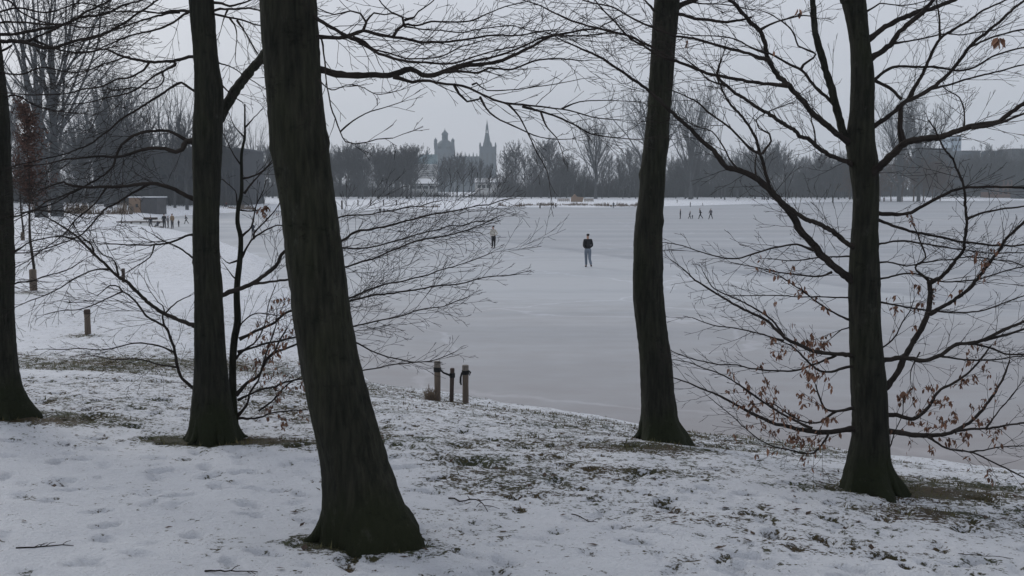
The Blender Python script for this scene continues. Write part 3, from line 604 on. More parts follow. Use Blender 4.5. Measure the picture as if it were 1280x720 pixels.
# --- sapling standing at its foot
T6 = Tree('beech_sapling', 294, 540, 'thin many-stemmed young beech at the foot of the forked trunk, some leaves left')
T6.trunk([(306, 130, 1.8), (306, 158, 2.4), (306, 171, 3), (302, 192, 3.6), (302, 214, 4), (302, 241, 4.6), (298, 259, 5), (297, 279, 5.6), (301, 297, 6), (300, 324, 6.6), (297, 350, 7.5), (296, 371, 8), (297, 402, 9), (293, 425, 9), (291, 454, 9), (291, 494, 10), (292, 522, 11), (292, 542, 14)],
         BARK, lobes=4, flare=.4, seed=8, sides=14, above=0)
for c, kw in [
    (wd([(299, 424), (318, 415), (344, 402), (360, 390), (400, 383), (437, 373), (467, 360), (510, 350), (543, 340), (570, 333), (613, 317)], 4.5, 1.3), dict(d1=9.6, tl=.45, leaves=.0)),
    (wd([(400, 384), (437, 377), (477, 368), (527, 362), (573, 355), (607, 347), (647, 343)], 3, 1.2), dict(d0=9.2, d1=9.0, tl=.42)),
    (wd([(295, 494), (308, 480), (323, 468), (334, 447), (342, 440), (353, 418), (358, 409)], 5, 2), dict(tl=.3, leaves=.05)),
    (wd([(342, 441), (370, 430), (400, 421), (443, 407), (477, 400), (523, 388), (550, 383), (587, 373)], 3, 1.2), dict(tl=.4, leaves=.01)),
    (wd([(297, 520), (311, 503), (318, 484), (330, 456), (339, 423), (344, 404), (346, 390)], 4, 1.3), dict(tl=.3, leaves=.06)),
    (wd([(298, 523), (323, 522), (346, 516), (367, 512), (384, 513), (410, 505)], 3.2, 1.3), dict(tl=.22, leaves=.22)),
    (wd([(323, 514), (346, 496), (360, 482), (377, 471), (400, 458)], 2.4, 1.3), dict(tl=.25, leaves=.05)),
    (wd([(297, 440), (350, 425), (400, 418), (443, 427), (467, 440), (500, 450), (533, 452), (567, 440)], 3, 1.2), dict(tl=.3)),
    (wd([(297, 500), (350, 480), (400, 470), (453, 463), (487, 457), (540, 452)], 3, 1.2), dict(tl=.3)),
    (wd([(305, 242), (315, 229), (330, 214), (343, 203)], 3, 1.3), dict(tl=.35)),
    (wd([(302, 224), (321, 218), (341, 200), (352, 185)], 2.6, 1.3), dict(tl=.35)),
    (wd([(297, 256), (296, 250), (294, 237), (281, 226)], 2.6, 1.3), dict(tl=.3)),
    (wd([(302, 207), (291, 192), (279, 166)], 2.6, 1.2), dict(tl=.3)),
    (wd([(302, 322), (315, 301), (341, 284), (356, 282)], 3.4, 1.3), dict(tl=.3, leaves=.03)),
    (wd([(317, 299), (317, 292), (330, 277), (343, 262), (352, 250)], 2.8, 1.3), dict(tl=.3)),
    (wd([(302, 296), (315, 279), (321, 260), (330, 238)], 2.8, 1.3), dict(tl=.3)),
    (wd([(298, 262), (310, 264), (325, 262)], 2.2, 1.3), dict(tl=.1, leaves=.5)),
    (wd([(306, 160), (318, 148), (328, 135)], 2, 1), dict(tl=.35)),
    (wd([(306, 172), (294, 158), (284, 140)], 2, 1), dict(tl=.35)),
    (wd([(297, 352), (288, 342), (281, 330)], 2.4, 1), dict(tl=.3, leaves=.1)),
    (wd([(299, 325), (288, 328), (278, 322)], 2.4, 1), dict(tl=.2, leaves=.2)),
    (wd([(292, 424), (302, 405), (318, 393), (336, 392), (360, 396)], 2.4, 1), dict(tl=.3)),
    (wd([(293, 450), (304, 437), (320, 425), (330, 405), (334, 385), (345, 357)], 3, 1.2), dict(tl=.3)),
]: T6.limb(c, rmin=.0016, sp=.13, **kw)
T6.done()

# --- slim trunk right of the middle
T4 = Tree('slim_tree', 826, 553, 'slim slightly bent mossy trunk right of centre at the top of the bank')
T4.trunk([(836, -14, 31), (834, 0, 31), (829, 65, 30), (826, 115, 28), (822, 160, 29), (821, 178, 31), (818, 200, 30), (815, 240, 32), (811, 280, 34), (809, 330, 37), (810, 370, 38), (814, 410, 38), (819, 450, 40), (822, 500, 43), (824, 530, 50), (827, 550, 66), (827, 557, 74)],
         BARK, lobes=5, flare=.85, seed=9, sides=40, bumps=[(2.65, 0., .16, .06), (2.2, 3.1, .14, .05)])
for c, kw in [
    (wd([(838, 20), (848, 9), (858, 3), (872, -3), (890, -20)], 9, 5), dict(tl=.3, start=.1)),
    (wd([(840, 15), (848, 17), (870, 22), (895, 26), (925, 25), (940, 22)], 5, 3), dict(tl=.3)),
    (wd([(840, 8), (858, 3), (900, 6), (935, 12)], 3, 1), dict(tl=.4)),
    (wd([(823, 20), (812, 8), (800, -6)], 4, 2), dict(tl=.3)),
]: T4.limb(c, rmin=.002, sp=.16, **kw)
T4.done()

# --- branching tree on the right
T5 = Tree('branching_tree', 1089, 612, 'many-limbed dark tree at right with rust-coloured leaves on its lowest branches')
T5.trunk([(1062, -16, 30), (1067, 0, 28), (1074, 47, 24), (1078, 97, 28), (1077, 140, 29), (1075, 175, 35), (1079, 205, 35), (1082, 250, 31), (1080, 306, 34), (1080, 350, 38), (1081, 400, 39), (1084, 450, 41), (1087, 490, 44), (1089, 540, 45), (1087, 580, 55), (1089, 603, 72), (1091, 614, 84)],
         BARK, lobes=6, flare=.9, seed=12, sides=40, bumps=[(.62, 1.6, .10, .06), (.9, 1.5, .07, .05)])
LB5 = [
    (wd([(1070, 190), (1057, 172), (1051, 156), (1038, 105), (1026, 70), (1019, 31), (1017, 0), (1014, -30)], 12, 7), dict(tl=.3, start=.3, m=BARK)),
    (wd([(1066, 180), (1047, 167), (1012, 136), (985, 107), (964, 80), (952, 43), (930, 19), (913, 0), (900, -20)], 9, 4), dict(tl=.34, d1=6.0)),
    (wd([(985, 107), (946, 103), (903, 95), (876, 87), (844, 75), (815, 58), (787, 45), (759, 39), (722, 29), (694, 17), (675, 8), (652, 0)], 5, 1.6), dict(d0=6.2, d1=6.6, tl=.34)),
    (wd([(962, 76), (932, 66), (914, 60), (895, 56), (867, 48), (844, 42), (817, 36), (787, 21), (765, 9), (731, 0), (715, -8)], 4.6, 1.6), dict(d0=6.15, d1=5.7, tl=.34)),
    (wd([(844, 76), (815, 64), (795, 52), (780, 40), (765, 25), (750, 8), (740, -8)], 3.4, 1.6), dict(d0=6.4, d1=6.0, tl=.34)),
    (wd([(951, 37), (962, 31), (979, 25), (1004, 19), (1020, 22)], 3, 1.6), dict(d0=6.1, tl=.3)),
    (wd([(959, 67), (940, 60), (923, 50), (902, 45), (867, 44), (840, 40)], 2.6, 1.2), dict(d0=6.15, tl=.3)),
    (wd([(1068, 207), (1061, 204), (1028, 187), (989, 161), (946, 134), (907, 107), (897, 93), (900, 75)], 7.5, 2.5), dict(tl=.32, d1=5.8)),
    (wd([(907, 107), (885, 100), (868, 84), (850, 70)], 2.4, 1.2), dict(d0=5.85, tl=.28)),
    (wd([(1046, 134), (1039, 127), (1019, 109), (1002, 88), (979, 75), (961, 67), (940, 62)], 5, 2), dict(tl=.3)),
    (wd([(1001, 87), (1004, 81), (1019, 69), (1000, 56), (991, 39), (966, 19), (950, 12)], 3.2, 1.3), dict(tl=.28)),
    (wd([(1072, 355), (1062, 348), (1040, 330), (1017, 307), (1000, 287), (989, 267), (964, 240), (944, 223), (924, 213), (909, 210), (898, 197), (880, 178), (864, 161), (842, 142), (820, 122), (791, 97), (769, 83), (746, 69), (727, 60), (707, 52), (690, 43)], 12, 1.6), dict(tl=.36, d1=6.9)),
    (wd([(1072, 310), (1062, 305), (1045, 292), (1022, 280), (1004, 273), (976, 251), (963, 234), (957, 218), (952, 193), (944, 173), (938, 159), (924, 140), (909, 127), (901, 110), (893, 92)], 7.5, 2), dict(tl=.32, d1=5.9)),
    (wd([(952, 193), (942, 189), (916, 162), (893, 144), (873, 127), (860, 120), (842, 112)], 3.6, 1.4), dict(d0=6.1, tl=.3)),
    (wd([(953, 192), (964, 176), (962, 167), (949, 160), (945, 150), (958, 140), (990, 128)], 2.8, 1.3), dict(d0=6.1, tl=.28)),
    (wd([(946, 224), (946, 205), (947, 190)], 2, 1.4), dict(d0=6.2, tl=.15)),
    (wd([(1020, 185), (1018, 165), (1014, 150), (1016, 135)], 2.4, 1.2), dict(tl=.3)),
    (wd([(924, 213), (912, 200), (900, 178), (890, 165), (870, 158), (858, 150)], 2.4, 1.2), dict(d0=6.5, tl=.28)),
    (wd([(1017, 313), (995, 307), (970, 309), (940, 317), (915, 322), (895, 320), (860, 310), (832, 301)], 3, 1.1), dict(d0=6.5, tl=.24)),
    (wd([(1040, 340), (1020, 346), (980, 340), (945, 334), (912, 329)], 2.6, 1.1), dict(tl=.24)),
    (wd([(1068, 320), (1040, 322), (1010, 324), (985, 325), (960, 322)], 2.2, 1.1), dict(tl=.25)),
    (wd([(1068, 402), (1045, 392), (1020, 378), (1000, 362), (975, 345), (955, 338)], 3, 1.1), dict(tl=.25, leaves=.03)),
    (wd([(1068, 372), (1040, 372), (1000, 371), (960, 370), (915, 370)], 2.2, 1.1), dict(tl=.25)),
    (wd([(1070, 445), (1060, 444), (1027, 440), (1000, 432), (980, 422), (960, 402), (927, 386), (900, 370), (870, 352), (857, 339), (840, 326)], 6.5, 1.3), dict(tl=.3, leaves=.015)),
    (wd([(980, 426), (950, 417), (920, 411), (890, 406), (865, 396)], 2.4, 1.1), dict(tl=.22)),
    (wd([(980, 420), (960, 397), (925, 377), (902, 365), (890, 357), (878, 340)], 2.8, 1.2), dict(tl=.24)),
    (wd([(1072, 459), (1062, 459), (1040, 465), (1020, 462), (1005, 447), (992, 432), (975, 424)], 4.5, 1.6), dict(tl=.26, leaves=.05)),
    (wd([(1045, 444), (1015, 456), (987, 464), (945, 461), (915, 457), (880, 452), (857, 445), (835, 437)], 3, 1.1), dict(tl=.22)),
    (wd([(1074, 536), (1066, 535), (1032, 540), (995, 536), (970, 530), (945, 517), (915, 502), (890, 491), (857, 477), (837, 470)], 8, 1.2), dict(tl=.26, leaves=.10)),
    (wd([(1015, 536), (982, 520), (950, 500), (920, 480), (900, 467), (870, 457), (842, 449)], 4, 1.2), dict(tl=.26, leaves=.07)),
    (wd([(1035, 541), (1032, 550), (1017, 566), (995, 564), (962, 556), (932, 537), (915, 520), (887, 496)], 3, 1.1), dict(tl=.22, leaves=.03)),
    (wd([(1074, 510), (1066, 510), (1045, 514), (1032, 512), (1024, 498), (1018, 482)], 5, 1.8), dict(tl=.28, leaves=.14)),
    (wd([(1045, 514), (1020, 528), (990, 520), (965, 505), (940, 505)], 3, 1.3), dict(tl=.26, leaves=.14)),
    (wd([(1072, 398), (1064, 408), (1050, 412), (1038, 422)], 2.4, 1.2), dict(tl=.2, leaves=.12)),
    # right-hand side
    (wd([(1084, 224), (1097, 212), (1112, 197), (1129, 179), (1157, 174), (1190, 167), (1220, 157), (1251, 150), (1280, 129), (1310, 115)], 12, 5), dict(tl=.34, d1=5.9)),
    (wd([(1215, 160), (1231, 158), (1253, 153), (1280, 143), (1310, 135)], 4.5, 3), dict(tl=.34, d0=6.1)),
    (wd([(1129, 180), (1124, 160), (1126, 131)], 8, 6), dict(tl=.2)),
    (wd([(1080, 168), (1093, 158), (1116, 144), (1128, 130), (1144, 122), (1164, 111), (1182, 96), (1196, 80), (1213, 58), (1231, 40), (1253, 22), (1273, 7), (1290, -8)], 7, 3), dict(tl=.32, d1=7.3)),
    (wd([(1136, 125), (1142, 109), (1153, 91), (1164, 67), (1176, 48), (1196, 33), (1222, 18), (1240, 8), (1262, -3)], 5.5, 2), dict(tl=.3)),
    (wd([(1084, 95), (1092, 100), (1113, 111), (1127, 124)], 4.5, 4), dict(tl=.2)),
    (wd([(1084, 108), (1091, 102), (1104, 91), (1122, 84), (1156, 84), (1182, 86), (1207, 88), (1240, 72), (1280, 59), (1300, 55)], 4.5, 1.8), dict(tl=.26)),
    (wd([(1164, 111), (1173, 109), (1204, 100), (1240, 91), (1280, 81), (1310, 74)], 3, 1.6), dict(tl=.28)),
    (wd([(1213, 58), (1218, 56), (1244, 44), (1280, 37), (1310, 30)], 3, 2), dict(tl=.28)),
    (wd([(1076, 55), (1087, 48), (1107, 33), (1129, 22), (1153, 14), (1184, 3), (1215, -12)], 8.5, 5), dict(tl=.3)),
    (wd([(1080, 78), (1090, 71), (1113, 56), (1124, 40), (1142, 24), (1156, 11), (1164, 0), (1172, -14)], 8.5, 4.5), dict(tl=.3)),
    (wd([(1118, 54), (1151, 48), (1182, 43), (1229, 40), (1260, 30)], 2.4, 1.2), dict(tl=.28)),
    (wd([(1175, 48), (1173, 27), (1171, 9), (1168, -8)], 3, 1.5), dict(tl=.26)),
    (wd([(1082, 15), (1092, 10), (1100, 5), (1130, 8), (1160, 2)], 2.4, 1.2), dict(tl=.28)),
    (wd([(1205, 160), (1205, 140), (1200, 122), (1186, 114), (1178, 108)], 2.2, 1.2), dict(tl=.22)),
    (wd([(1088, 266), (1098, 268), (1134, 269), (1148, 260), (1173, 247), (1201, 236), (1229, 233), (1280, 235), (1310, 236)], 5.5, 2.5), dict(tl=.3)),
    (wd([(1088, 270), (1100, 276), (1132, 287), (1159, 293), (1207, 303), (1240, 305), (1280, 306), (1310, 305)], 4.6, 2.5), dict(tl=.3)),
    (wd([(1088, 306), (1098, 305), (1129, 301), (1165, 306), (1200, 312), (1250, 316), (1300, 314)], 3.2, 1.6), dict(tl=.3)),
    (wd([(1092, 492), (1100, 488), (1109, 485), (1120, 469), (1129, 451), (1140, 429), (1156, 402), (1162, 384), (1163, 364), (1161, 353)], 10, 6.5), dict(tl=.2, sp=.25)),
    (wd([(1161, 354), (1178, 344), (1191, 329), (1202, 311), (1207, 275), (1207, 242), (1195, 206), (1179, 183), (1170, 166), (1162, 150)], 5.5, 1.8), dict(tl=.3, d1=6.2)),
    (wd([(1163, 392), (1191, 376), (1213, 360), (1229, 338), (1242, 320), (1268, 289), (1280, 278), (1300, 262)], 5.5, 3), dict(tl=.3, leaves=.03, d1=6.1)),
    (wd([(1161, 351), (1144, 335), (1157, 322), (1151, 305), (1145, 289), (1138, 275)], 3, 1.3), dict(tl=.24, leaves=.02)),
    (wd([(1207, 275), (1225, 268), (1250, 263), (1280, 258), (1310, 252)], 3, 2), dict(tl=.3, d0=6.4)),
    (wd([(1090, 453), (1102, 451), (1120, 447), (1138, 448), (1153, 451), (1173, 444), (1196, 432), (1222, 427), (1251, 415), (1280, 402), (1310, 392)], 7.5, 3.5), dict(tl=.32)),
    (wd([(1230, 425), (1255, 418), (1280, 410), (1310, 403)], 4, 3), dict(tl=.3)),
    (wd([(1210, 430), (1218, 430), (1251, 440), (1280, 443), (1310, 444)], 3, 2), dict(tl=.28)),
    (wd([(1175, 445), (1218, 451), (1253, 448), (1290, 444)], 2.6, 1.6), dict(tl=.28)),
    (wd([(1092, 377), (1104, 379), (1133, 384), (1164, 389), (1209, 392), (1240, 384), (1280, 369), (1310, 360)], 3.2, 1.6), dict(tl=.3)),
    (wd([(1092, 441), (1099, 437), (1118, 422), (1129, 404), (1138, 391), (1142, 375)], 3, 1.2), dict(tl=.26, leaves=.04)),
    (wd([(1092, 350), (1110, 347), (1140, 342), (1180, 352), (1220, 350), (1280, 333), (1310, 326)], 2.6, 1.6), dict(tl=.3)),
    (wd([(1092, 330), (1110, 327), (1150, 330), (1200, 322), (1250, 326), (1300, 338)], 2.4, 1.4), dict(tl=.3)),
    (wd([(1100, 540), (1112, 539), (1145, 543), (1168, 544), (1193, 539), (1219, 523), (1238, 498), (1254, 469), (1262, 450)], 8.5, 2), dict(tl=.26, leaves=.12)),
    (wd([(1193, 539), (1232, 536), (1280, 527), (1310, 522)], 4, 2), dict(tl=.26, leaves=.12)),
    (wd([(1100, 521), (1117, 520), (1142, 523), (1161, 509), (1177, 487), (1203, 472), (1225, 450), (1240, 430)], 6.5, 2), dict(tl=.26, leaves=.12)),
    (wd([(1160, 546), (1165, 549), (1184, 560), (1212, 565), (1244, 579), (1280, 597), (1305, 608)], 3.4, 2), dict(tl=.24, leaves=.03)),
    (wd([(1212, 565), (1245, 560), (1285, 556)], 2.4, 1.4), dict(tl=.24)),
    (wd([(1100, 575), (1112, 560), (1120, 540), (1128, 520), (1130, 500)], 2, 1.1), dict(tl=.2, leaves=.05)),
    (wd([(1150, 440), (1140, 460), (1138, 475)], 1.8, 1), dict(tl=.2)),
    (wd([(1232, 536), (1245, 515), (1262, 498), (1275, 480)], 2.4, 1.3), dict(tl=.24, leaves=.1)),
]
for c, kw in LB5: T5.limb(c, rmin=.00135, **{'sp': .115, **kw})
for lx, ly, ld, ls in [(1249, 48, 6.75, .085), (1251, 47, 6.75, .08), (967, 65, 6.1, .05), (858, 54, 6.0, .05), (998, 12, 6.2, .06)]: T5.add_leaf(P(lx, ly, ld), ls)
T5.done()

# --- trunk cut by the left edge of the photograph
T1 = Tree('edge_tree', -4, 517, 'dark trunk at the far left edge of the photo')
T1.trunk([(-26, 0, 40), (-22, 60, 42), (-17, 120, 46), (-13, 200, 48), (-10, 300, 52), (-10, 400, 54), (-8, 450, 56), (-6, 485, 64), (-4, 505, 74), (-3, 520, 88)], BARK, lobes=5, flare=.7, seed=21, sides=40)
for c, kw in [
    (wd([(-22, 50), (0, 53), (30, 53), (64, 60), (86, 55), (116, 46), (142, 36), (169, 19), (195, 0), (215, -15)], 6, 2), dict(tl=.5)),
    (wd([(-22, 46), (0, 43), (22, 42), (56, 35), (81, 31), (105, 22), (127, 18), (159, 6), (178, 0), (200, -14)], 5, 2), dict(tl=.5)),
    (wd([(81, 31), (103, 19), (131, 4), (145, -8)], 3.4, 2), dict(tl=.5)),
    (wd([(30, 53), (37, 50), (62, 38), (81, 31)], 3.4, 3), dict(tl=.4)),
    (wd([(-20, 76), (0, 66), (17, 56)], 3.4, 3), dict(tl=.4)),
    (wd([(43, 50), (64, 60), (94, 67), (127, 63), (150, 58)], 3.4, 1.4), dict(tl=.4)),
    (wd([(-24, 30), (0, 29), (37, 28), (62, 30), (80, 29), (110, 34), (150, 30)], 3.4, 1.4), dict(tl=.5)),
    (wd([(-26, -5), (9, 0), (24, 13), (41, 22), (62, 28), (95, 30)], 3.4, 1.4), dict(tl=.5)),
    (wd([(-10, 285), (18, 270), (50, 262), (80, 264), (110, 275)], 2.6, 1.2), dict(tl=.5)),
    (wd([(-8, 330), (18, 317), (45, 300), (75, 296), (100, 302)], 2.4, 1.2), dict(tl=.5)),
    (wd([(-8, 370), (18, 356), (47, 348), (84, 337), (105, 325)], 2.4, 1.2), dict(tl=.4)),
    (wd([(-14, 130), (20, 120), (50, 135), (90, 140)], 2.6, 1.2), dict(tl=.5)),
    (wd([(-14, 20), (20, 10), (60, 15), (100, 5), (140, 12)], 3, 1.2), dict(tl=.6)),
    (wd([(-14, 90), (20, 92), (55, 84), (95, 90), (130, 82)], 2.6, 1.2), dict(tl=.5)),
]: T1.limb(c, rmin=.0018, sp=.16, **kw)
T1.done()
#__PART2__
# ------------------------------------------------------------------ small things on the near bank
def on(x, y): return hz(x, y) + float(sample(relief, np.array([x]), np.array([y]))[0]) * (1 if sdist(np.array([x]), np.array([y]))[0] > .8 else 0)
def ground_cover():
    g = MB(); r = np.random.RandomState(31)
    n = 60000; X = r.uniform(-13, 9, n); Y = r.uniform(3.2, 26, n)
    b = sample(bare, X, Y) + r.uniform(-.18, .12, n); S = sdist(X, Y)
    k = (b > .36) & (S > .25) & (np.abs(X) < .56 * Y + .5); X, Y = X[k], Y[k]; Z = height(X, Y) + sample(relief, X, Y)
    X, Y, Z = X[:9000], Y[:9000], Z[:9000]
    for x, y, z in zip(X, Y, Z):
        for q in range(3):
            a = r.uniform(0, 6.28); L = r.uniform(.015, .055); wd_ = r.uniform(.002, .004) * (1 + y / 12); tilt = r.uniform(.3, 1.3)
            dx, dy = math.cos(a), math.sin(a); bx = x + r.normal(0, .02); by = y + r.normal(0, .02)
            g.add([(bx - dy * wd_, by + dx * wd_, z - .006), (bx + dy * wd_, by - dx * wd_, z - .006), (bx + dx * L * math.sin(tilt), by + dy * L * math.sin(tilt), z + L * math.cos(tilt))], [(0, 1, 2)])
    tag(g.build('grass', GRASSM), kind='stuff')
    l = MB(); n = 2600; X = r.uniform(-12, 9, n); Y = r.uniform(3.2, 20, n); Z = height(X, Y) + sample(relief, X, Y); b = sample(bare, X, Y)
    for x, y, z, bb in zip(X, Y, Z, b):
        if bb < .12 and r.rand() < .82 or sdist(np.array([x]), np.array([y]))[0] < .3: continue
        a = r.uniform(0, 6.28); L = r.uniform(.016, .036); W = L * .55; c, s_ = math.cos(a), math.sin(a); up = r.uniform(.002, .012)
        q = [(-L, 0, 0), (-.2 * L, W, up), (L, 0, up * 1.5), (-.2 * L, -W, up * .6)]
        l.add([(x + u * c - v * s_, y + u * s_ + v * c, z + .004 + h) for u, v, h in q], [(0, 1, 2), (0, 2, 3)])
    tag(l.build('fallen_leaves', LEAF_GND), kind='stuff')
ground_cover()

def fallen(px0, px1, label, r0=.006, wig=.03, side=True, z0=.0):
    a = hit(*px0); b = hit(*px1); n = 10; pts = []; rr = []
    dx, dy = b[0] - a[0], b[1] - a[1]; L = math.hypot(dx, dy)
    ph = rng.uniform(0, 6)
    for i in range(n + 1):
        t = i / n; o_ = wig * L * math.sin(t * 5 + ph) + rng.normal(0, .018) * L; x = a[0] + dx * t - dy / L * o_; y = a[1] + dy * t + dx / L * o_
        pts.append((x, y, on(x, y) + r0 * .7 + z0 * math.sin(t * 3.14))); rr.append(r0 * (1 - .6 * t))
    mb = MB(); mb.tube(pts, rr, 6)
    if side:
        for i in rng.choice(range(2, 10), rng.randint(1, 5), False):
            p = np.array(pts[i]); d = unit(np.array(pts[i]) - np.array(pts[i - 1])); q = rot(d, np.array((0, 0, 1.)), rng.choice([-1, 1]) * .7); l = L * .25
            mb.tube([p, p + q * l * .5 + (0, 0, .008), p + q * l + (0, 0, .004)], [r0 * .5, r0 * .4, r0 * .3], 5)
    o = mb.build('fallen_twig', TWIG); c = (a[0], a[1], a[2]); 
    o.data.transform(Matrix.Translation((-c[0], -c[1], -c[2]))); o.location = c
    tag(o, label, 'twig', 'twigs lying on the snow')
fallen((567, 622), (612, 641), 'dark forked twig on the snow right of the thick leaning trunk', .006, .06, z0=.03)
fallen((255, 716), (322, 718), 'curved twig at the bottom edge of the snow left of the leaning trunk', .005, .04, z0=.01)
fallen((20, 684), (92, 682), 'twig with blackened leaves at bottom left on the snow', .0045, .03)
fallen((714, 642), (748, 652), 'thin pale twig on the snow below the grassy patch', .004, .05)
fallen((1180, 690), (1268, 698), 'thin twig at bottom right of the snow near the picture corner', .003, .04)

# --- posts
def post(name, px, pb, ptop, w, label, group=None, cat='post', m=WOOD, cap_h=.18, tilt=0., topm=None, sides=10, d=None):
    x, y, z = hit(px, pb); h = (pb - ptop) * y / F; r = w * .5 * y / F
    root = empty(name, (x, y, z)); tag(root, label, cat, group)
    mb = MB(); n = 8; pts = [(x + tilt * t, y, z - .15 + (h + .15) * t) for t in np.linspace(0, 1, n)]
    rr = np.array([r * (1 + .03 * math.sin(i * 1.7 + px)) for i in range(n)]); rr[-1] *= .9
    mb.tube(pts, rr, sides); mb.build('shaft', m, root, (x, y, z))
    c = MB(); zt = z + h; c.tube([(x + tilt, y, zt - cap_h * h), (x + tilt, y, zt + .004), (x + tilt, y, zt + .012)], [r * 1.06, r * 1.04, r * .8], sides); c.build('cap', topm or ENDG, root, (x, y, z))
    return root, (x, y, z), h, r
ra, ca, ha, rda = post('tree_stake', 547, 501, 451, 8, 'left wooden stake at the ice edge, black strap tying it to a dark stem', 'wooden stakes at the ice edge', 'stake')
rb, cb, hb, rdb = post('tree_stump', 564, 503, 460, 5.5, 'thin dark cut stem between the two wooden stakes at the ice edge', None, 'stump', WOOD_D, .1, .02, WOOD_D)
rc, cc, hc, rdc = post('tree_stake', 582, 504, 456, 8, 'right brown wooden stake at the ice edge with a black strap hanging beside it', 'wooden stakes at the ice edge', 'stake')
mb = MB(); A = np.array(ca) + (0, 0, ha * .80); B = np.array(cb) + (0.02, 0, hb * .83)
mb.tube([A + (0, 0, -.03), A + (0, 0, .035)], [rda * 1.2, rda * 1.2], 12)
mb.tube([A + (rda, -.01, 0), (A * .6 + B * .4) + (0, -.02, -.012), B + (-rdb, -.01, -.01)], [.017, .015, .017], 6)
mb.tube([B + (0, 0, -.045), B + (0, 0, .025)], [rdb * 1.3, rdb * 1.3], 12); mb.build('strap', RUBBER, ra, ca)
mb = MB(); A = np.array(cc) + (0, 0, hc * .83)
mb.tube([A + (0, 0, -.035), A + (0, 0, .03)], [rdc * 1.2, rdc * 1.2], 12)
mb.tube([A + (-rdc * 1.1, -.03, 0), A + (-rdc * 1.5, -.035, -.08), A + (-rdc * 1.55, -.035, -.16), A + (-rdc * 1.3, -.03, -.20)], [.014, .017, .019, .012], 6)
mb.tube([A + (rdc * 1.1, -.01, .02), A + (rdc * 1.6, -.02, 0), A + (rdc * 1.3, -.01, -.05)], [.012, .016, .01], 6); mb.build('strap', RUBBER, rc, cc)
# rusty clump behind the left stake
mb = MB(); x, y, z = hit(538, 500); r = np.random.RandomState(4)
for k in range(260):
    p = np.array((x + r.normal(0, .035), y + r.normal(0, .05), z)); e = p + (r.normal(0, .045), r.normal(0, .04), abs(r.normal(.10, .045)))
    mb.tube([p, (p + e) / 2 + r.normal(0, .012, 3), e], [.004, .004, .002], 3, cap=False)
o = mb.build('dead_tussock', REED, None, (x, y, z)); o.location = (x, y, z); tag(o, 'rust brown dead tussock behind the left wooden stake at the ice edge', 'tussock')
GP = 'short wooden posts on the left snowfield'
post('wooden_post', 110, 418, 387, 7.5, 'short brown post alone in the snow right of the far left trunk', GP, m=WOOD, topm=WOOD_D)
post('wooden_post', 154.5, 353, 336, 4, 'small dark post on the snowfield behind the low twigs of the forked trunk', GP, m=WOOD_D, topm=WOOD_D)
post('wooden_post', 29, 300, 290, 4, 'farthest short post on the left snowfield, at the foot of the thin sapling', GP, m=WOOD_D, topm=WOOD_D)

# --- planted saplings with rust-coloured crowns on the left snowfield
def sapling(px, pb, top, crown_lo, half, tw, label, nleaf, sleeve):
    x, y, z = hit(px, pb); root = empty('sapling', (x, y, z)); tag(root, label, 'sapling', 'young planted trees on the left snowfield')
    h = (pb - top) * y / F; lo = (pb - crown_lo) * y / F; rw = half * y / F; r = np.random.RandomState(int(px))
    mb = MB(); n = 14; pts = [(x + .04 * math.sin(i * .9), y + .03 * math.sin(i * 1.3), z - .1 + (h + .1) * i / n) for i in range(n + 1)]
    r0 = tw * .5 * y / F; mb.tube(pts, [max(.006, r0 * (1 - .85 * i / n)) for i in range(n + 1)], 8); mb.build('trunk', TWIG, root, (x, y, z))
    br = MB(); lf = MB()
    for k in range(70):
        t = r.uniform(0, 1) ** .9; zz = lo * .92 + (h - lo * .92) * t; a = r.uniform(0, 6.28); L = rw * (1.05 - .75 * t) * r.uniform(.5, 1.25)
        p = np.array((x, y, z + zz)); q = [p]
        d = unit(np.array((math.cos(a), math.sin(a), r.uniform(.5, 1.3))))
        for i in range(6): d = unit(d + r.normal(0, .12, 3) + (0, 0, .05)); q.append(q[-1] + d * L / 5)
        br.tube(q, np.linspace(.011, .004, 7), 4, cap=False)
        for i in range(1, 7):
            for _ in range(nleaf):
                c = q[i] + r.normal(0, .09, 3); s_ = r.uniform(.03, .06); u = unit(r.normal(0, 1, 3)); v = unit(np.cross(u, r.normal(0, 1, 3)))
                lf.add([c - u * s_, c + v * s_ * .5, c + u * s_, c - v * s_ * .5], [(0, 1, 2, 3)])
            e = q[i] + unit(r.normal(0, 1, 3) + (0, 0, .5)) * L * .3
            br.tube([q[i], (q[i] + e) / 2 + r.normal(0, .02, 3), e], [.006, .005, .004], 3, cap=False)
    br.build('branches', TWIG, root, (x, y, z)); 
    if nleaf: lf.build('leaves', LEAF_RED, root, (x, y, z))
    if sleeve:
        s_ = MB(); sw = sleeve[0] * .5 * y / F; sh = sleeve[1] * y / F
        s_.tube([(x, y, z - .1), (x, y, z + sh), (x, y, z + sh + .02)], [sw, sw * .95, sw * .6], 8); s_.build('trunk_guard', WOOD, root, (x, y, z))
sapling(42, 363, 138, 258, 34, 4, 'young tree with rust brown crown beside the far left trunk, guard at its foot', 9, (9, 26))
sapling(28.5, 301, 160, 240, 14, 2.5, 'thin young tree just behind the rust-crowned one by the left edge', 2, (4.5, 10))

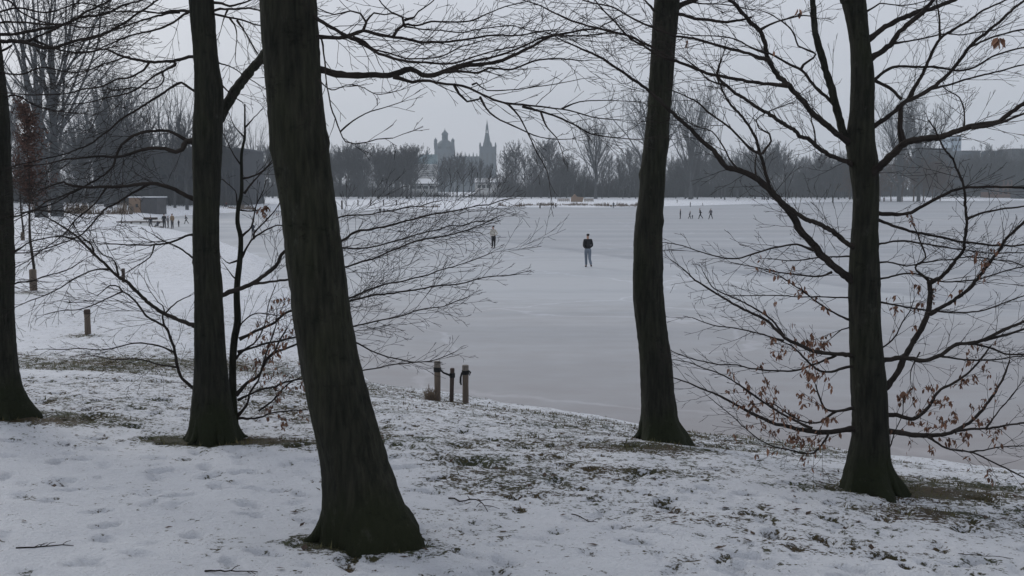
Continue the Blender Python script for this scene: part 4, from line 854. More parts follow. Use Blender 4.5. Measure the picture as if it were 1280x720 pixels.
# ------------------------------------------------------------------ far bare trees: a few kinds, each copied
def far_tree_mesh(kind, seed, H, W, tw=.028, dens=1.0):
    r = np.random.RandomState(seed); tr = MB(); cr_ = MB()
    def rr(): return r.uniform(-1, 1)
    def seg(p, d, L, r0, lvl, mb, up):
        n = 5; q = [p]; rad = [r0]
        for i in range(n):
            d = unit(d + r.normal(0, .10, 3) + (0, 0, up)); q.append(q[-1] + d * L / n); rad.append(max(tw * .55, r0 * (1 - .72 * (i + 1) / n)))
        mb.tube(q, rad, 5 if lvl > 1 else 3, cap=False)
        if lvl <= 0: return
        k = {3: 7, 2: 6, 1: 5}[lvl]; k = int(k * dens + r.rand())
        for j in range(k):
            t = (j + r.uniform(.35, 1.1)) / k; t = min(t, .98); i = int(t * n); f = t * n - i; pp = q[i] * (1 - f) + q[min(i + 1, n)] * f
            az = r.uniform(0, 6.28); spread = r.uniform(.3, .75)
            s1 = unit(np.cross(d, (math.cos(az), math.sin(az), .3))); nd = unit(unit(q[min(i + 1, n)] - q[i]) * math.cos(spread) + s1 * math.sin(spread))
            seg(pp, nd, L * r.uniform(.3, .55) * (1.15 - .55 * t), max(tw * .6, rad[i] * .5), lvl - 1, cr_, up)
    # trunk
    if kind == 'vase':
        ht = H * r.uniform(.13, .2); nst = r.randint(5, 8)
        pts = [(0, 0, -.3), (0, 0, 0), (.1 * rr(), .1 * rr(), ht * .5), (.15 * rr(), .1 * rr(), ht), (.3 * rr(), .2 * rr(), H * .45), (.4 * rr(), .2 * rr(), H * .8)]
        R = H * .021; tr.tube(pts, [R * 1.5, R * 1.25, R, R * .85, R * .45, .05], 8)
        nk = int(nst * (3 if dens > .7 else 2.0))
        for k in range(nk):
            z = ht * (.8 + 2.1 * (k / nk)); a = k * 2.4 + rr() * .4; sp = r.uniform(.28, .62)
            d = unit(np.array((math.cos(a) * sp, math.sin(a) * sp, 1.))); L = min((H - z) * r.uniform(.8, 1.04), W * .5 / sp * 1.15 + H * .1)
            seg(np.array((0, 0, z)), d, L, R * (.42 if dens > .7 else .30), 3, cr_, .035)
    else:
        ht = H * r.uniform(.16, .26); R = H * .017
        pts = [(0, 0, -.3), (0, 0, 0), (.2 * rr(), .1 * rr(), ht), (.3 * rr(), .2 * rr(), H * .55), (.3 * rr(), .3 * rr(), H * .9)]
        tr.tube(pts, [R * 1.5, R * 1.2, R * .9, R * .5, .04], 7)
        for k in range(20):
            t = k / 20; z = ht + (H * .88 - ht) * t; a = k * 2.4 + rr() * .5
            sp = r.uniform(.6, 1.4) * (1 - .45 * t); d = unit(np.array((math.cos(a) * sp, math.sin(a) * sp, 1.)))
            L = W * .5 * (1.15 - .75 * t) * r.uniform(.8, 1.15) / max(.45, math.sin(math.atan(sp)))
            L = min(L, (H - z) * 1.05 + 1)
            seg(np.array((0, 0, z)), d, L, R * .4, 3 if kind == 'dense' else 2, cr_, .04)
            if kind != 'dense': seg(np.array((0, 0, z)), unit(d + np.array((rr(), rr(), 0)) * .6), L * .8, R * .3, 2, cr_, .03)
    return tr, cr_
KINDS = {}
for nm, kind, seed, H, W, tw_, dn in [('vase1', 'vase', 1, 30, 22, .045, 1), ('vase2', 'vase', 2, 30, 19, .045, 1), ('vase3', 'vase', 14, 28, 15, .04, .9),
                                      ('round1', 'dense', 3, 16, 11, .04, 1), ('round2', 'dense', 4, 16, 9, .04, 1), ('round3', 'dense', 5, 15, 12, .04, 1.05), ('slim1', 'slim', 6, 17, 7, .04, 1), ('low1', 'dense', 8, 8, 9, .03, 1), ('open1', 'vase', 31, 38, 26, .032, .62), ('open2', 'vase', 32, 38, 26, .035, .62)]:
    t_, c_ = far_tree_mesh(kind, seed, H, W, tw_, dn)
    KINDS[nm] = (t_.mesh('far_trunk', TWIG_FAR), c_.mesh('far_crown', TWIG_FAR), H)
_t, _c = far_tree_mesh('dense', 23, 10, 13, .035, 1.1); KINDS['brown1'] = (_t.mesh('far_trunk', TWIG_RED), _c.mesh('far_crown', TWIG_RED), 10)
LBL = {}
def far_tree(kind, px, D, top, label, group, wscale=1., rz=None, shade=False):
    tm, cm, H = KINDS[kind]; x = (px - 640) / F * D; z = max(hz(x, D), 0) - .05
    h = (YH - top) / F * D + HC - z; s_ = h / H
    root = empty('bare_tree', (x, D, z), rng.uniform(0, 6.28) if rz is None else rz); root.scale = (s_ * wscale, s_ * wscale, s_)
    tag(root, label, 'tree', group)
    a = bpy.data.objects.new('trunk', tm); b = bpy.data.objects.new('crown', cm)
    for q in (a, b): COL.objects.link(q); q.parent = root
R = random.Random(77)
# woodland on the left, in front of and behind the hall
G1 = 'tall bare trees behind the dark hall on the left'
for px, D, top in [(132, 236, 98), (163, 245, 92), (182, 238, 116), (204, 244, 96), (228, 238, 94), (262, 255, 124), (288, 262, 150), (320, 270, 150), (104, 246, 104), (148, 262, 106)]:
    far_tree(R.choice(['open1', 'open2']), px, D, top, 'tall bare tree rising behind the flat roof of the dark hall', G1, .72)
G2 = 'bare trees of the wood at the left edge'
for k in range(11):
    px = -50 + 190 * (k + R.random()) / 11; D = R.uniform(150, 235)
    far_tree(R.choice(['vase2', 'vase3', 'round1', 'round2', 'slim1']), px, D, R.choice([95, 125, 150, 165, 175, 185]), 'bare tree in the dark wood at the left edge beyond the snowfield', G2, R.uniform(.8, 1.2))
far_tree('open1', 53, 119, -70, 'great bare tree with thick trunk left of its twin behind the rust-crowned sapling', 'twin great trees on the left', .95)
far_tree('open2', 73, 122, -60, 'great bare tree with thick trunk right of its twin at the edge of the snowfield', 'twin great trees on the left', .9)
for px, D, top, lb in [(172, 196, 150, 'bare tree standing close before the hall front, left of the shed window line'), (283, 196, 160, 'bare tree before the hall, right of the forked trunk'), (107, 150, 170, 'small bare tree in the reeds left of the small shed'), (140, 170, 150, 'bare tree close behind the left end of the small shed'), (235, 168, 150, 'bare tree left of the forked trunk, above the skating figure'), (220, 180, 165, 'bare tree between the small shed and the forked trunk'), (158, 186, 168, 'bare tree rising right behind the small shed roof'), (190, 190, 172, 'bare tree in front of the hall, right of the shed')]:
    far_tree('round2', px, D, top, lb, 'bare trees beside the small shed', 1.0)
# belt right of the hall, hidden partly by the leaning trunk
G3 = 'bare trees in the belt left of the church'
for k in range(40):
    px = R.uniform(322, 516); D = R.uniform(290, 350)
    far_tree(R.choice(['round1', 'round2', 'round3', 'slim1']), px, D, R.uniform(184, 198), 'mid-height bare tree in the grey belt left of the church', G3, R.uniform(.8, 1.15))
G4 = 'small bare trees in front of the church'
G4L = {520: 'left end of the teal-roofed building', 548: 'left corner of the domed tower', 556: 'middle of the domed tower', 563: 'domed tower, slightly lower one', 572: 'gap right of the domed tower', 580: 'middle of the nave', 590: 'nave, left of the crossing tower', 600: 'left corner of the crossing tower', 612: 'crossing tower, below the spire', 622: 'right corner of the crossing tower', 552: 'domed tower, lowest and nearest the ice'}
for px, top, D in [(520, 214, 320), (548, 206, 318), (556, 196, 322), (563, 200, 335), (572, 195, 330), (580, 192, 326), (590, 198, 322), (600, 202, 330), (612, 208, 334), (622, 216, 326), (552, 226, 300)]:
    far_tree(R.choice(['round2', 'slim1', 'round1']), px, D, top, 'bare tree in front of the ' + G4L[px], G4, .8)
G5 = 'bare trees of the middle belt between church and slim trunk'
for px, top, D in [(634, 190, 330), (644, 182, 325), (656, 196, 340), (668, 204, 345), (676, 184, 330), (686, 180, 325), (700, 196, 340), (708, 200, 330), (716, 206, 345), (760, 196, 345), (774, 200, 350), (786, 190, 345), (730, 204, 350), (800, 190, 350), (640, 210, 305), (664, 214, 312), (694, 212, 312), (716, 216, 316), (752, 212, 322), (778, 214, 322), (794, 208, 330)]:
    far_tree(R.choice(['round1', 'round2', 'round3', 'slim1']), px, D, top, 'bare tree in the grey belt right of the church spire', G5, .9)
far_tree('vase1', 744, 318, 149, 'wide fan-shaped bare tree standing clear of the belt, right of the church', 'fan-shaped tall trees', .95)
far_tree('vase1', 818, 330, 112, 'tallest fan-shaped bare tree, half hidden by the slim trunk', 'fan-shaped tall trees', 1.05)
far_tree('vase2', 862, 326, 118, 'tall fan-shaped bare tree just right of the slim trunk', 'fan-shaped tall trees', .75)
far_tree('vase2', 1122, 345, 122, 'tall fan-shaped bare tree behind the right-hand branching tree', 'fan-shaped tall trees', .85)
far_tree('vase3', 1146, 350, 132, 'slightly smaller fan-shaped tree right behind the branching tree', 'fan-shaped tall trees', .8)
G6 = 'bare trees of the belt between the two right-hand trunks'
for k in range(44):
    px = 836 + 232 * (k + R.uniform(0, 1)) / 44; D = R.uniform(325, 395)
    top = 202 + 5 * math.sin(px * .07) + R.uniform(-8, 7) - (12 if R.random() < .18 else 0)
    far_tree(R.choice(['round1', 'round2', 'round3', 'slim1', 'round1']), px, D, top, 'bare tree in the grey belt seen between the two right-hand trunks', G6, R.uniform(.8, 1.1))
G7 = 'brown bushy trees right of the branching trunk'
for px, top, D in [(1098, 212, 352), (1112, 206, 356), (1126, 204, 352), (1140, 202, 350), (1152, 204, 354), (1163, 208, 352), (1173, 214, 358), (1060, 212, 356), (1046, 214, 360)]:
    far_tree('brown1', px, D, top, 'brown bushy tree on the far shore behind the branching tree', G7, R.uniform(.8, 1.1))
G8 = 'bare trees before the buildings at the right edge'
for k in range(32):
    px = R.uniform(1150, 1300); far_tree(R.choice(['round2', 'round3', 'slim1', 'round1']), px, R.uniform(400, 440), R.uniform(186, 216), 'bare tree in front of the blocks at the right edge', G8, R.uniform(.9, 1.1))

# undergrowth that fills the foot of the belts: tangled thicket nobody could count
def thicket(name, path, hgt, depth, n, seed, m=TWIG_FAR, rad=.05, zoff=0):
    mb = MB(); r = np.random.RandomState(seed); path = np.array(path, float); L = np.linalg.norm(np.diff(path, axis=0), axis=1); cum = np.concatenate([[0], np.cumsum(L)])
    for k in range(n):
        s_ = r.uniform(0, cum[-1]); i = min(np.searchsorted(cum, s_) - 1, len(path) - 2); i = max(i, 0); t = (s_ - cum[i]) / L[i]
        p = path[i] * (1 - t) + path[i + 1] * t; x = p[0] + r.normal(0, 1.2); y = p[1] + r.uniform(-depth, depth)
        hh = hgt * (.74 + .20 * math.sin(s_ * .21 + seed) + .14 * math.sin(s_ * .63) + .12 * math.sin(s_ * 1.37 + seed)) * r.uniform(.25, 1.15) ** .9
        z0 = r.uniform(0, .55) * hh; z = 1.0 + zoff
        a = np.array((x, y, z + z0 - .3)); b = a + np.array((r.normal(0, hh * .16), r.normal(0, hh * .16), (hh - z0)))
        mb.tube([a, (a + b) / 2 + r.normal(0, .2, 3), b], [rad * 1.2, rad, rad * .5], 3, cap=False)
    tag(mb.build(name, m), kind='stuff')
thicket('undergrowth', [(-110, 215), (-86, 222)], 9, 14, 2500, 1)
thicket('undergrowth', [(-78, 198), (-52, 198)], 4.5, 3, 900, 12)
thicket('undergrowth', [(-85, 338), (-36, 345)], 6, 14, 3600, 2, rad=.06)
thicket('undergrowth', [(-100, 385), (-42, 392)], 10, 14, 4200, 11, rad=.07)
thicket('undergrowth', [(-36, 345), (-2, 345)], 3, 14, 1300, 7, rad=.06)
thicket('undergrowth', [(-3, 360), (24, 368), (58, 375)], 11, 14, 7500, 3, rad=.07)
thicket('undergrowth', [(54, 380), (90, 405), (140, 415)], 11.5, 14, 8500, 4, rad=.08)
thicket('undergrowth', [(126, 410), (170, 445), (235, 455)], 10, 14, 6000, 5, rad=.09)
def reeds(name, path, hgt, dep, n, seed, m=REED):
    mb = MB(); r = np.random.RandomState(seed); path = np.array(path, float)
    L = np.linalg.norm(np.diff(path, axis=0), axis=1); cum = np.concatenate([[0], np.cumsum(L)])
    for k in range(n):
        s_ = r.uniform(0, cum[-1]); i = max(min(np.searchsorted(cum, s_) - 1, len(path) - 2), 0); t = (s_ - cum[i]) / L[i]
        p = path[i] * (1 - t) + path[i + 1] * t; x, y = p[0] + r.normal(0, .4), p[1] + r.uniform(-dep, dep); h = hgt * r.uniform(.35, 1.1) * max(.15, .6 + .35 * math.sin(s_ * .9 + seed) + .25 * math.sin(s_ * 2.3))
        wd_ = .03 + y * .00015; lx = r.normal(0, .15) * h
        z = max(hz(x, y), 0) - .05
        mb.add([(x - wd_, y, z), (x + wd_, y + .02, z), (x + lx + wd_ * .3, y + .05, z + h), (x + lx - wd_ * .3, y, z + h)], [(0, 1, 2, 3)])
    tag(mb.build(name, m), kind='stuff')
reeds('reeds', [(-66, 140), (-57, 136), (-53, 139)], 1.6, 2.4, 620, 1)
reeds('reeds', [(-3, 228), (5, 234), (12, 235), (22, 230), (30, 240), (36, 250)], .75, 1.0, 1400, 2)
reeds('reeds', [(-19, 204), (-15, 203)], .6, .8, 160, 3)
reeds('reeds', [(-52, 184), (-49, 190)], .9, 1, 200, 4)

# ------------------------------------------------------------------ buildings
def px_x(px, D): return (px - 640) / F * D
def px_z(py, D): return HC + (YH - py) / F * D
B_DARK = mat('dark_panel', (.052, .058, .066), .7, (.044, .048, .056), .3)
B_SEAM = mat('panel_seam', (.085, .095, .11), .7)
B_WHITE = mat('white_render', (.62, .62, .6), .8, (.5, .5, .5), .5)
B_PALE = mat('pale_wall', (.42, .43, .43), .8)
B_GLASS = bpy.data.materials.new('dark_glass'); B_GLASS.use_nodes = True; _p = B_GLASS.node_tree.nodes['Principled BSDF']; _p.inputs['Base Color'].default_value = (.03, .035, .04, 1); _p.inputs['Roughness'].default_value = .15
B_SLATE = mat('teal_slate', (.10, .17, .19), .6, (.08, .13, .15), .4)
B_STONE = mat('grey_stone', (.055, .075, .095), .9, (.038, .054, .07), .15)
B_COPPER = mat('weathered_lead', (.028, .055, .075), .6, (.02, .04, .055), .3)
B_BRICK = mat('brown_brick', (.22, .13, .10), .9, (.16, .10, .08), .8)
B_TAN = mat('tan_boards', (.26, .18, .125), .85, (.20, .14, .10), 1.2, stretch=(1, 1, 6))
B_GREY = mat('grey_boards', (.10, .10, .105), .85, (.075, .075, .08), 1.2, stretch=(6, 1, 1))
B_BLUE = mat('pale_blue_cladding', (.30, .36, .42), .7, (.24, .30, .36), .2)
B_GREEN = mat('greenish_glazing', (.10, .15, .155), .4, (.07, .11, .12), .2)
def bld(name, px, D, label, cat='building', group=None):
    x = px_x(px, D); z = max(hz(x, D), 0); r = empty(name, (x, D, z)); tag(r, label, cat, group); return r, (x, D, z)
def part(name, m, root, org, boxes=(), fn=None, smooth=False):
    mb = MB()
    for b in boxes: mb.box(*b)
    if fn: fn(mb)
    return mb.build(name, m, root, org, smooth=smooth)
def gable(mb, x0, x1, y0, y1, z0, z1, ov=.3):
    ym = (y0 + y1) / 2; v = [(x0 - ov, y0 - ov, z0), (x1 + ov, y0 - ov, z0), (x1 + ov, y1 + ov, z0), (x0 - ov, y1 + ov, z0), (x0 - ov, ym, z1), (x1 + ov, ym, z1)]
    mb.add(v, [(0, 1, 5, 4), (2, 3, 4, 5), (0, 4, 3), (1, 2, 5), (0, 3, 2, 1)])
# dark hall
D = 206; r, o = bld('sports_hall', 222, D, 'long flat-roofed dark hall behind the small shed on the left shore')
x0, x1 = px_x(120, D), px_x(305, D); zt = px_z(188, D)
part('wall', B_DARK, r, o, [(x0, x1, D, D + 18, o[2] - .5, zt)])
part('roof_edge', B_SEAM, r, o, [(x0 - .3, x1 + .3, D - .3, D + 18.3, zt + .003, zt + .35)])
for i in range(8): 
    xx = x0 + (x1 - x0) * (i + .5) / 8; part('downpipe', B_SEAM, r, o, [(xx - .12, xx + .12, D - .2, D - .003, o[2], zt)])
for i in range(5):
    xa = x0 + (x1 - x0) * (.12 + .17 * i); part('window', B_GLASS, r, o, [(xa, xa + 3.2, D - .08, D - .004, o[2] + 5.4, o[2] + 6.2)])
# shed
D = 146; r, o = bld('shed', 180, D, 'low shed with tan and grey board walls, snow on its flat roof')
xa, xm, xb = px_x(163, D), px_x(177.5, D), px_x(197.5, D); zt = px_z(247, D)
part('front_wall', B_TAN, r, o, [(xa, xm, D, D + 4, o[2] - .3, zt)])
part('side_wall', B_GREY, r, o, [(xm + .003, xb, D + .02, D + 4.02, o[2] - .3, zt)])
part('roof', SNOWM, r, o, [(xa - .12, xb + .12, D - .12, D + 4.2, zt + .003, zt + .16)])
part('window', B_GLASS, r, o, [(xa + .95, xa + 1.3, D - .03, D - .003, o[2] + .8, o[2] + 1.3)])
part('door', B_DARK, r, o, [(xa + .25, xa + .6, D - .03, D - .003, o[2], o[2] + .9)])
# jetty edge by the skaters
D = 117; x0, x1 = px_x(146, D), px_x(204, D); mb = MB(); mb.box(x0, x1, D, D + 1.0, .12, .26)
for i in range(5): xx = x0 + (x1 - x0) * (i + .5) / 5; mb.box(xx - .08, xx + .08, D + .3, D + .46, -.3, .118)
o_ = mb.build('jetty', WOOD_D, None, (x0, D, 0)); o_.location = (x0, D, 0); tag(o_, 'low dark landing stage at the ice edge by the group with the sledge', 'jetty')
D = 133; x0, x1 = px_x(180, D), px_x(196, D); mb = MB(); mb.box(x0, x1, D, D + .6, .02, .30); mb.box(x0 + .1, x1 - .1, D - .3, D - .005, .05, .16)
o_ = mb.build('bench', WOOD_D, None, (x0, D, 0)); o_.location = (x0, D, 0); tag(o_, 'low dark bench on the snow behind the sledging group', 'bench')

# church, far beyond the trees
D = 900; K = D / F
r, o = bld('cathedral', 582, D, 'grey-blue cathedral with domed west tower and tall crossing spire far behind the trees')
Z = lambda py: px_z(py, D); X = lambda px: px_x(px, D)
part('nave_wall', B_STONE, r, o, [(X(569), X(600), D, D + 22, o[2], Z(207))])
part('nave_roof', B_COPPER, r, o, fn=lambda m: gable(m, X(569), X(600), D, D + 22, Z(207) + .01, Z(195.5)))
part('west_tower', B_STONE, r, o, [(X(544.5), X(568.5), D - 6, D + 14, o[2], Z(187)), (X(544), X(547.8), D - 6.5, D - 3, Z(187), Z(180)), (X(565.4), X(569), D - 6.5, D - 3, Z(187), Z(180))])
def wt(m):
    cx, cy = X(556.6), D + 4; R0 = 9.0
    m.lathe((cx, cy, 0), [(R0, Z(187)), (R0 * .98, Z(184)), (R0 * .82, Z(180.5)), (R0 * .55, Z(177.5)), (R0 * .36, Z(176)), (R0 * .30, Z(175.8)), (R0 * .30, Z(169.5)), (R0 * .36, Z(169)), (R0 * .3, Z(167)), (R0 * .13, Z(165)), (.25, Z(163)), (.15, Z(160.5))], 12)
    for q in (545.9, 567.2): m.lathe((X(q), D - 4.8, 0), [(1.5, Z(180)), (1.5, Z(178)), (1.75, Z(177.5)), (1.2, Z(175.5)), (.2, Z(174)), (.1, Z(173))], 8)
part('dome', B_COPPER, r, o, fn=wt)
part('crossing_tower', B_STONE, r, o, [(X(599.6), X(620.4), D - 2, D + 13, o[2], Z(184))])
def sp_(m):
    cx, cy = X(609), D + 5
    for q in (600.4, 619.6, 605, 614):
        for yy in (D - 1.4, D + 12.4): m.lathe((X(q), yy, 0), [(.8, Z(184)), (.8, Z(182)), (.1, Z(178.5))], 6)
    m.lathe((cx, cy, 0), [(4.6, Z(184)), (3.9, Z(181.5)), (2.9, Z(176)), (2.1, Z(170)), (1.8, Z(167.8)), (1.9, Z(167.6)), (1.9, Z(167.1))], 8)
    for a in range(6): m.box(cx + 1.15 * math.cos(a * 1.047) - .25, cx + 1.15 * math.cos(a * 1.047) + .25, cy + 1.15 * math.sin(a * 1.047) - .25, cy + 1.15 * math.sin(a * 1.047) + .25, Z(167.1), Z(163.8))
    m.lathe((cx, cy, 0), [(1.7, Z(163.8)), (1.5, Z(163.3)), (1.2, Z(160)), (1.1, Z(158.8)), (1.15, Z(158.6)), (.7, Z(156.5)), (.35, Z(153.5)), (.12, Z(150.5))], 8)
part('spire', B_COPPER, r, o, fn=sp_)
part('pinnacles', B_STONE, r, o, fn=lambda m: [m.lathe((X(q), D - .5, 0), [(.7, Z(199)), (.6, Z(195)), (.08, Z(190.5 + 1.5 * (i % 2)))], 6) for i, q in enumerate((572, 577, 582, 587, 592, 596.5))])
for q in (603, 609.5, 616): part('window', B_GLASS, r, o, [(X(q) - .9, X(q) + .9, D - 2.2, D - 2.004, Z(204), Z(192))])
for q in (550, 557, 563): part('window', B_GLASS, r, o, [(X(q) - .9, X(q) + .9, D - 6.2, D - 6.004, Z(204), Z(192))])
# white building with teal roof
D = 620; X = lambda px: px_x(px, D); Z = lambda py: px_z(py, D)
r, o = bld('white_building', 531, D, 'pale tall building with teal hipped roof left of the cathedral dome')
part('wall', B_WHITE, r, o, [(X(517), X(545), D, D + 20, o[2], Z(205.5))])
part('roof', B_SLATE, r, o, fn=lambda m: m.add([(X(519.5), D - .4, Z(205.4)), (X(545.6), D - .4, Z(205.4)), (X(545.6), D + 20, Z(205.4)), (X(519.5), D + 20, Z(205.4)), (X(523.5), D + 8, Z(193)), (X(545.6), D + 8, Z(193)), (X(545.6), D + 12, Z(193)), (X(523.5), D + 12, Z(193))], [(0, 1, 5, 4), (1, 2, 6, 5), (2, 3, 7, 6), (3, 0, 4, 7), (4, 5, 6, 7)]))
part('chimney', B_STONE, r, o, [(X(532.3), X(534.2), D + 8.5, D + 10.5, Z(192.9), Z(188)), (X(516.2), X(518.6), D + 3, D + 5, Z(205.3), Z(196))])
for k in range(6): part('window', B_GLASS, r, o, [(X(527), X(543.5), D - .08, D - .004, Z(208.4 + 2.4 * k), Z(207.4 + 2.4 * k))])
# low white villas among the trees by the shore
D = 372; X = lambda px: px_x(px, D); Z = lambda py: px_z(py, D)
r, o = bld('low_pavilion', 617, D, 'low white building with thick snow on its roof in front of the crossing spire')
part('wall', B_WHITE, r, o, [(X(594), X(639), D, D + 12, o[2] - .3, Z(229))])
part('roof', SNOWM, r, o, fn=lambda m: (gable(m, X(594), X(630), D, D + 12, Z(228.9), Z(222.4)), gable(m, X(631.5), X(639), D - 1, D + 12, Z(227.9), Z(223.5))))
part('fascia', B_DARK, r, o, [(X(593.5), X(630.5), D - .5, D - .3, Z(229), Z(228.2))])
for q in (597, 602.5, 608.5, 622, 632, 636): part('window', B_GLASS, r, o, [(X(q), X(q + (4.2 if q < 620 else 1.4)), D - .07, D - .004, Z(235), Z(231.3))])
part('veranda', B_PALE, r, o, [(X(624), X(625), D - 1, D - .4, o[2], Z(229)), (X(630), X(631), D - 1, D - .4, o[2], Z(229))])
D = 380; r, o = bld('low_pavilion', 527, D, 'long low building with snowy flat roof below the teal-roofed building')
X = lambda px: px_x(px, D); Z = lambda py: px_z(py, D)
part('wall', B_PALE, r, o, [(X(511), X(546), D, D + 10, o[2] - .3, Z(230.5))])
part('roof', SNOWM, r, o, fn=lambda m: gable(m, X(511), X(546), D, D + 10, Z(230.4), Z(223.8)))
part('fascia', B_DARK, r, o, [(X(510.5), X(546.5), D - .5, D - .32, Z(230.6), Z(229.6))])
for q in (514, 522, 530, 538): part('window', B_GLASS, r, o, [(X(q), X(q + 5), D - .07, D - .004, Z(236), Z(232.5))])
D = 384; X = lambda px: px_x(px, D); Z = lambda py: px_z(py, D)
for q0, q1, lab in [(461, 490, 'snow-roofed low house showing through the belt left of the pavilions'), (659, 676, 'small white house between the trees right of the crossing spire')]:
    r, o = bld('small_house', (q0 + q1) / 2, D, lab, 'house')
    part('wall', B_WHITE, r, o, [(X(q0), X(q1), D, D + 8, o[2] - .3, Z(234))]); part('roof', SNOWM, r, o, fn=lambda m: gable(m, X(q0), X(q1), D, D + 8, Z(233.9), Z(226.5 if q0 < 500 else 230)))
    for k in range(3): q = q0 + (q1 - q0) * (.15 + .3 * k); part('window', B_GLASS, r, o, [(X(q), X(q + 2.6), D - .07, D - .004, Z(240), Z(236))])
# blocks at the right edge
D = 520; X = lambda px: px_x(px, D); Z = lambda py: px_z(py, D)
def block(name, q0, q1, top, m, lab, D=520, dep=14, rows=3, cols=8, ww=.5, roofm=B_DARK, base=None):
    X = lambda px: px_x(px, D); Z = lambda py: px_z(py, D)
    r, o = bld(name, (q0 + q1) / 2, D, lab); zt = Z(top); part('wall', m, r, o, [(X(q0), X(q1), D, D + dep, o[2] - .3, zt)])
    part('roof_edge', roofm, r, o, [(X(q0) - .2, X(q1) + .2, D - .2, D + dep + .2, zt + .003, zt + .5)])
    mb = MB(); zb = o[2] + 1
    for i in range(rows):
        for j in range(cols):
            xa = X(q0) + (X(q1) - X(q0)) * (j + .5 - ww / 2) / cols; xb = xa + (X(q1) - X(q0)) * ww / cols; h = (zt - zb) / rows
            w_ = MB(); w_.box(xa, xb, D - .1, D - .004, zb + h * (i + .35), zb + h * (i + .8)); w_.build('window', B_GLASS, r, o)
    return r, o
block('tower_block', 1183.5, 1196.5, 172, B_BLUE, 'pale blue tower block standing above the tree belt on the right', 640, 14, 8, 3)
block('office_block', 1148, 1186, 187, B_STONE, 'grey stepped block left of the pale blue tower', 560, 14, 5, 6)
r, o = block('office_block', 1198, 1248, 190, B_STONE, 'wide grey block with two white arches near its roof, right of the tower', 540, 14, 3, 8)
D = 540
def arches(m):
    for q in (1220, 1231):
        x0, x1, z0, z1 = px_x(q, D), px_x(q + 4, D), px_z(197, D), px_z(189.5, D)
        pts = [(x0 + (x1 - x0) * .1, D - .6, z0), (x0, D - .6, z0 + (z1 - z0) * .6), (x0 + (x1 - x0) * .35, D - .6, z1), (x1, D - .6, z1)]
        m.tube(pts, [.22] * 4, 6)
part('arches', B_WHITE, r, o, fn=arches)
block('dark_block', 1260, 1300, 187.5, B_DARK, 'dark flat-roofed block at the right edge above the glazed hall', 530, 14, 4, 5)
block('glazed_hall', 1238, 1300, 206, B_GREEN, 'low hall with greenish glass band at the right edge', 500, 12, 2, 9, .3)
block('brick_house', 1246, 1262, 225, B_BRICK, 'small red-brown brick house on the far shore at the right edge', 430, 8, 2, 3)
block('kiosk', 1268.5, 1300, 238, B_DARK, 'dark teal low kiosk at the right edge on the far shore', 392, 5, 1, 3, .3)
block('brick_wall_house', 1232, 1264, 240, B_BRICK, 'low pinkish brown building behind the far shore at right', 410, 6, 1, 5)

# far shore bits: bollards, low fence with tan boat-like heap, poles
for px, pb, pt, w_ in [(427.5, 262, 251, 2.2), (447.5, 257, 250, 1.5), (463.5, 257, 250, 1.5), (479.5, 257, 250, 1.5), (495.5, 257, 250, 1.5)]:
    post('bollard', px, pb, pt, w_, 'dark bollard on the far snowy bank right of the leaning trunk' if w_ < 2 else 'larger dark bollard on the far bank touching the leaning trunk edge', 'bollards on the far bank', 'bollard', WOOD_D, .1, 0, WOOD_D)
for px, pb, pt in [(675, 260.5, 254), (694.8, 259, 254), (1105, 252, 247)]:
    post('shore_pole', px, pb, pt, 1.8, 'short dark pole at the far ice edge', 'short poles at the far ice edge', 'pole', WOOD_D, .1, 0, WOOD_D)
D = 262; x, y, z = px_x(720, D), D, 1.0; z = hz(x, D)
root = empty('play_ship', (x, D, z)); tag(root, 'tan wooden play structure with low railings on the far snowy shore', 'play structure')
m_ = MB(); m_.add([(x - 1.4, D - .8, z), (x + 1.6, D - .8, z), (x + 1.9, D - .8, z + 1.2), (x + .2, D - .8, z + 1.3), (x - .4, D - .8, z + 2.0), (x - 1.3, D - .8, z + 1.1)] + [(x - 1.4, D + .8, z), (x + 1.6, D + .8, z), (x + 1.9, D + .8, z + 1.2), (x + .2, D + .8, z + 1.3), (x - .4, D + .8, z + 2.0), (x - 1.3, D + .8, z + 1.1)],
    [(0, 1, 2, 3, 4, 5), (11, 10, 9, 8, 7, 6)] + [(i, i + 6, (i + 1) % 6 + 6, (i + 1) % 6) for i in range(6)]); m_.build('hull', B_TAN, root, (x, D, z))
for s_, (a, b) in enumerate([(-4.8, -1.8), (2.1, 4.4)]):
    m_ = MB(); [m_.box(x + a + (b - a) * i / 6 - .05, x + a + (b - a) * i / 6 + .05, D - .05, D + .05, z - .1, z + .85) for i in range(7)]
    m_.box(x + a - .1, x + b + .1, D - .085, D - .053, z + .55, z + .8); m_.box(x + a - .1, x + b + .1, D - .085, D - .053, z + .2, z + .4); m_.build('railing', REED, root, (x, D, z))

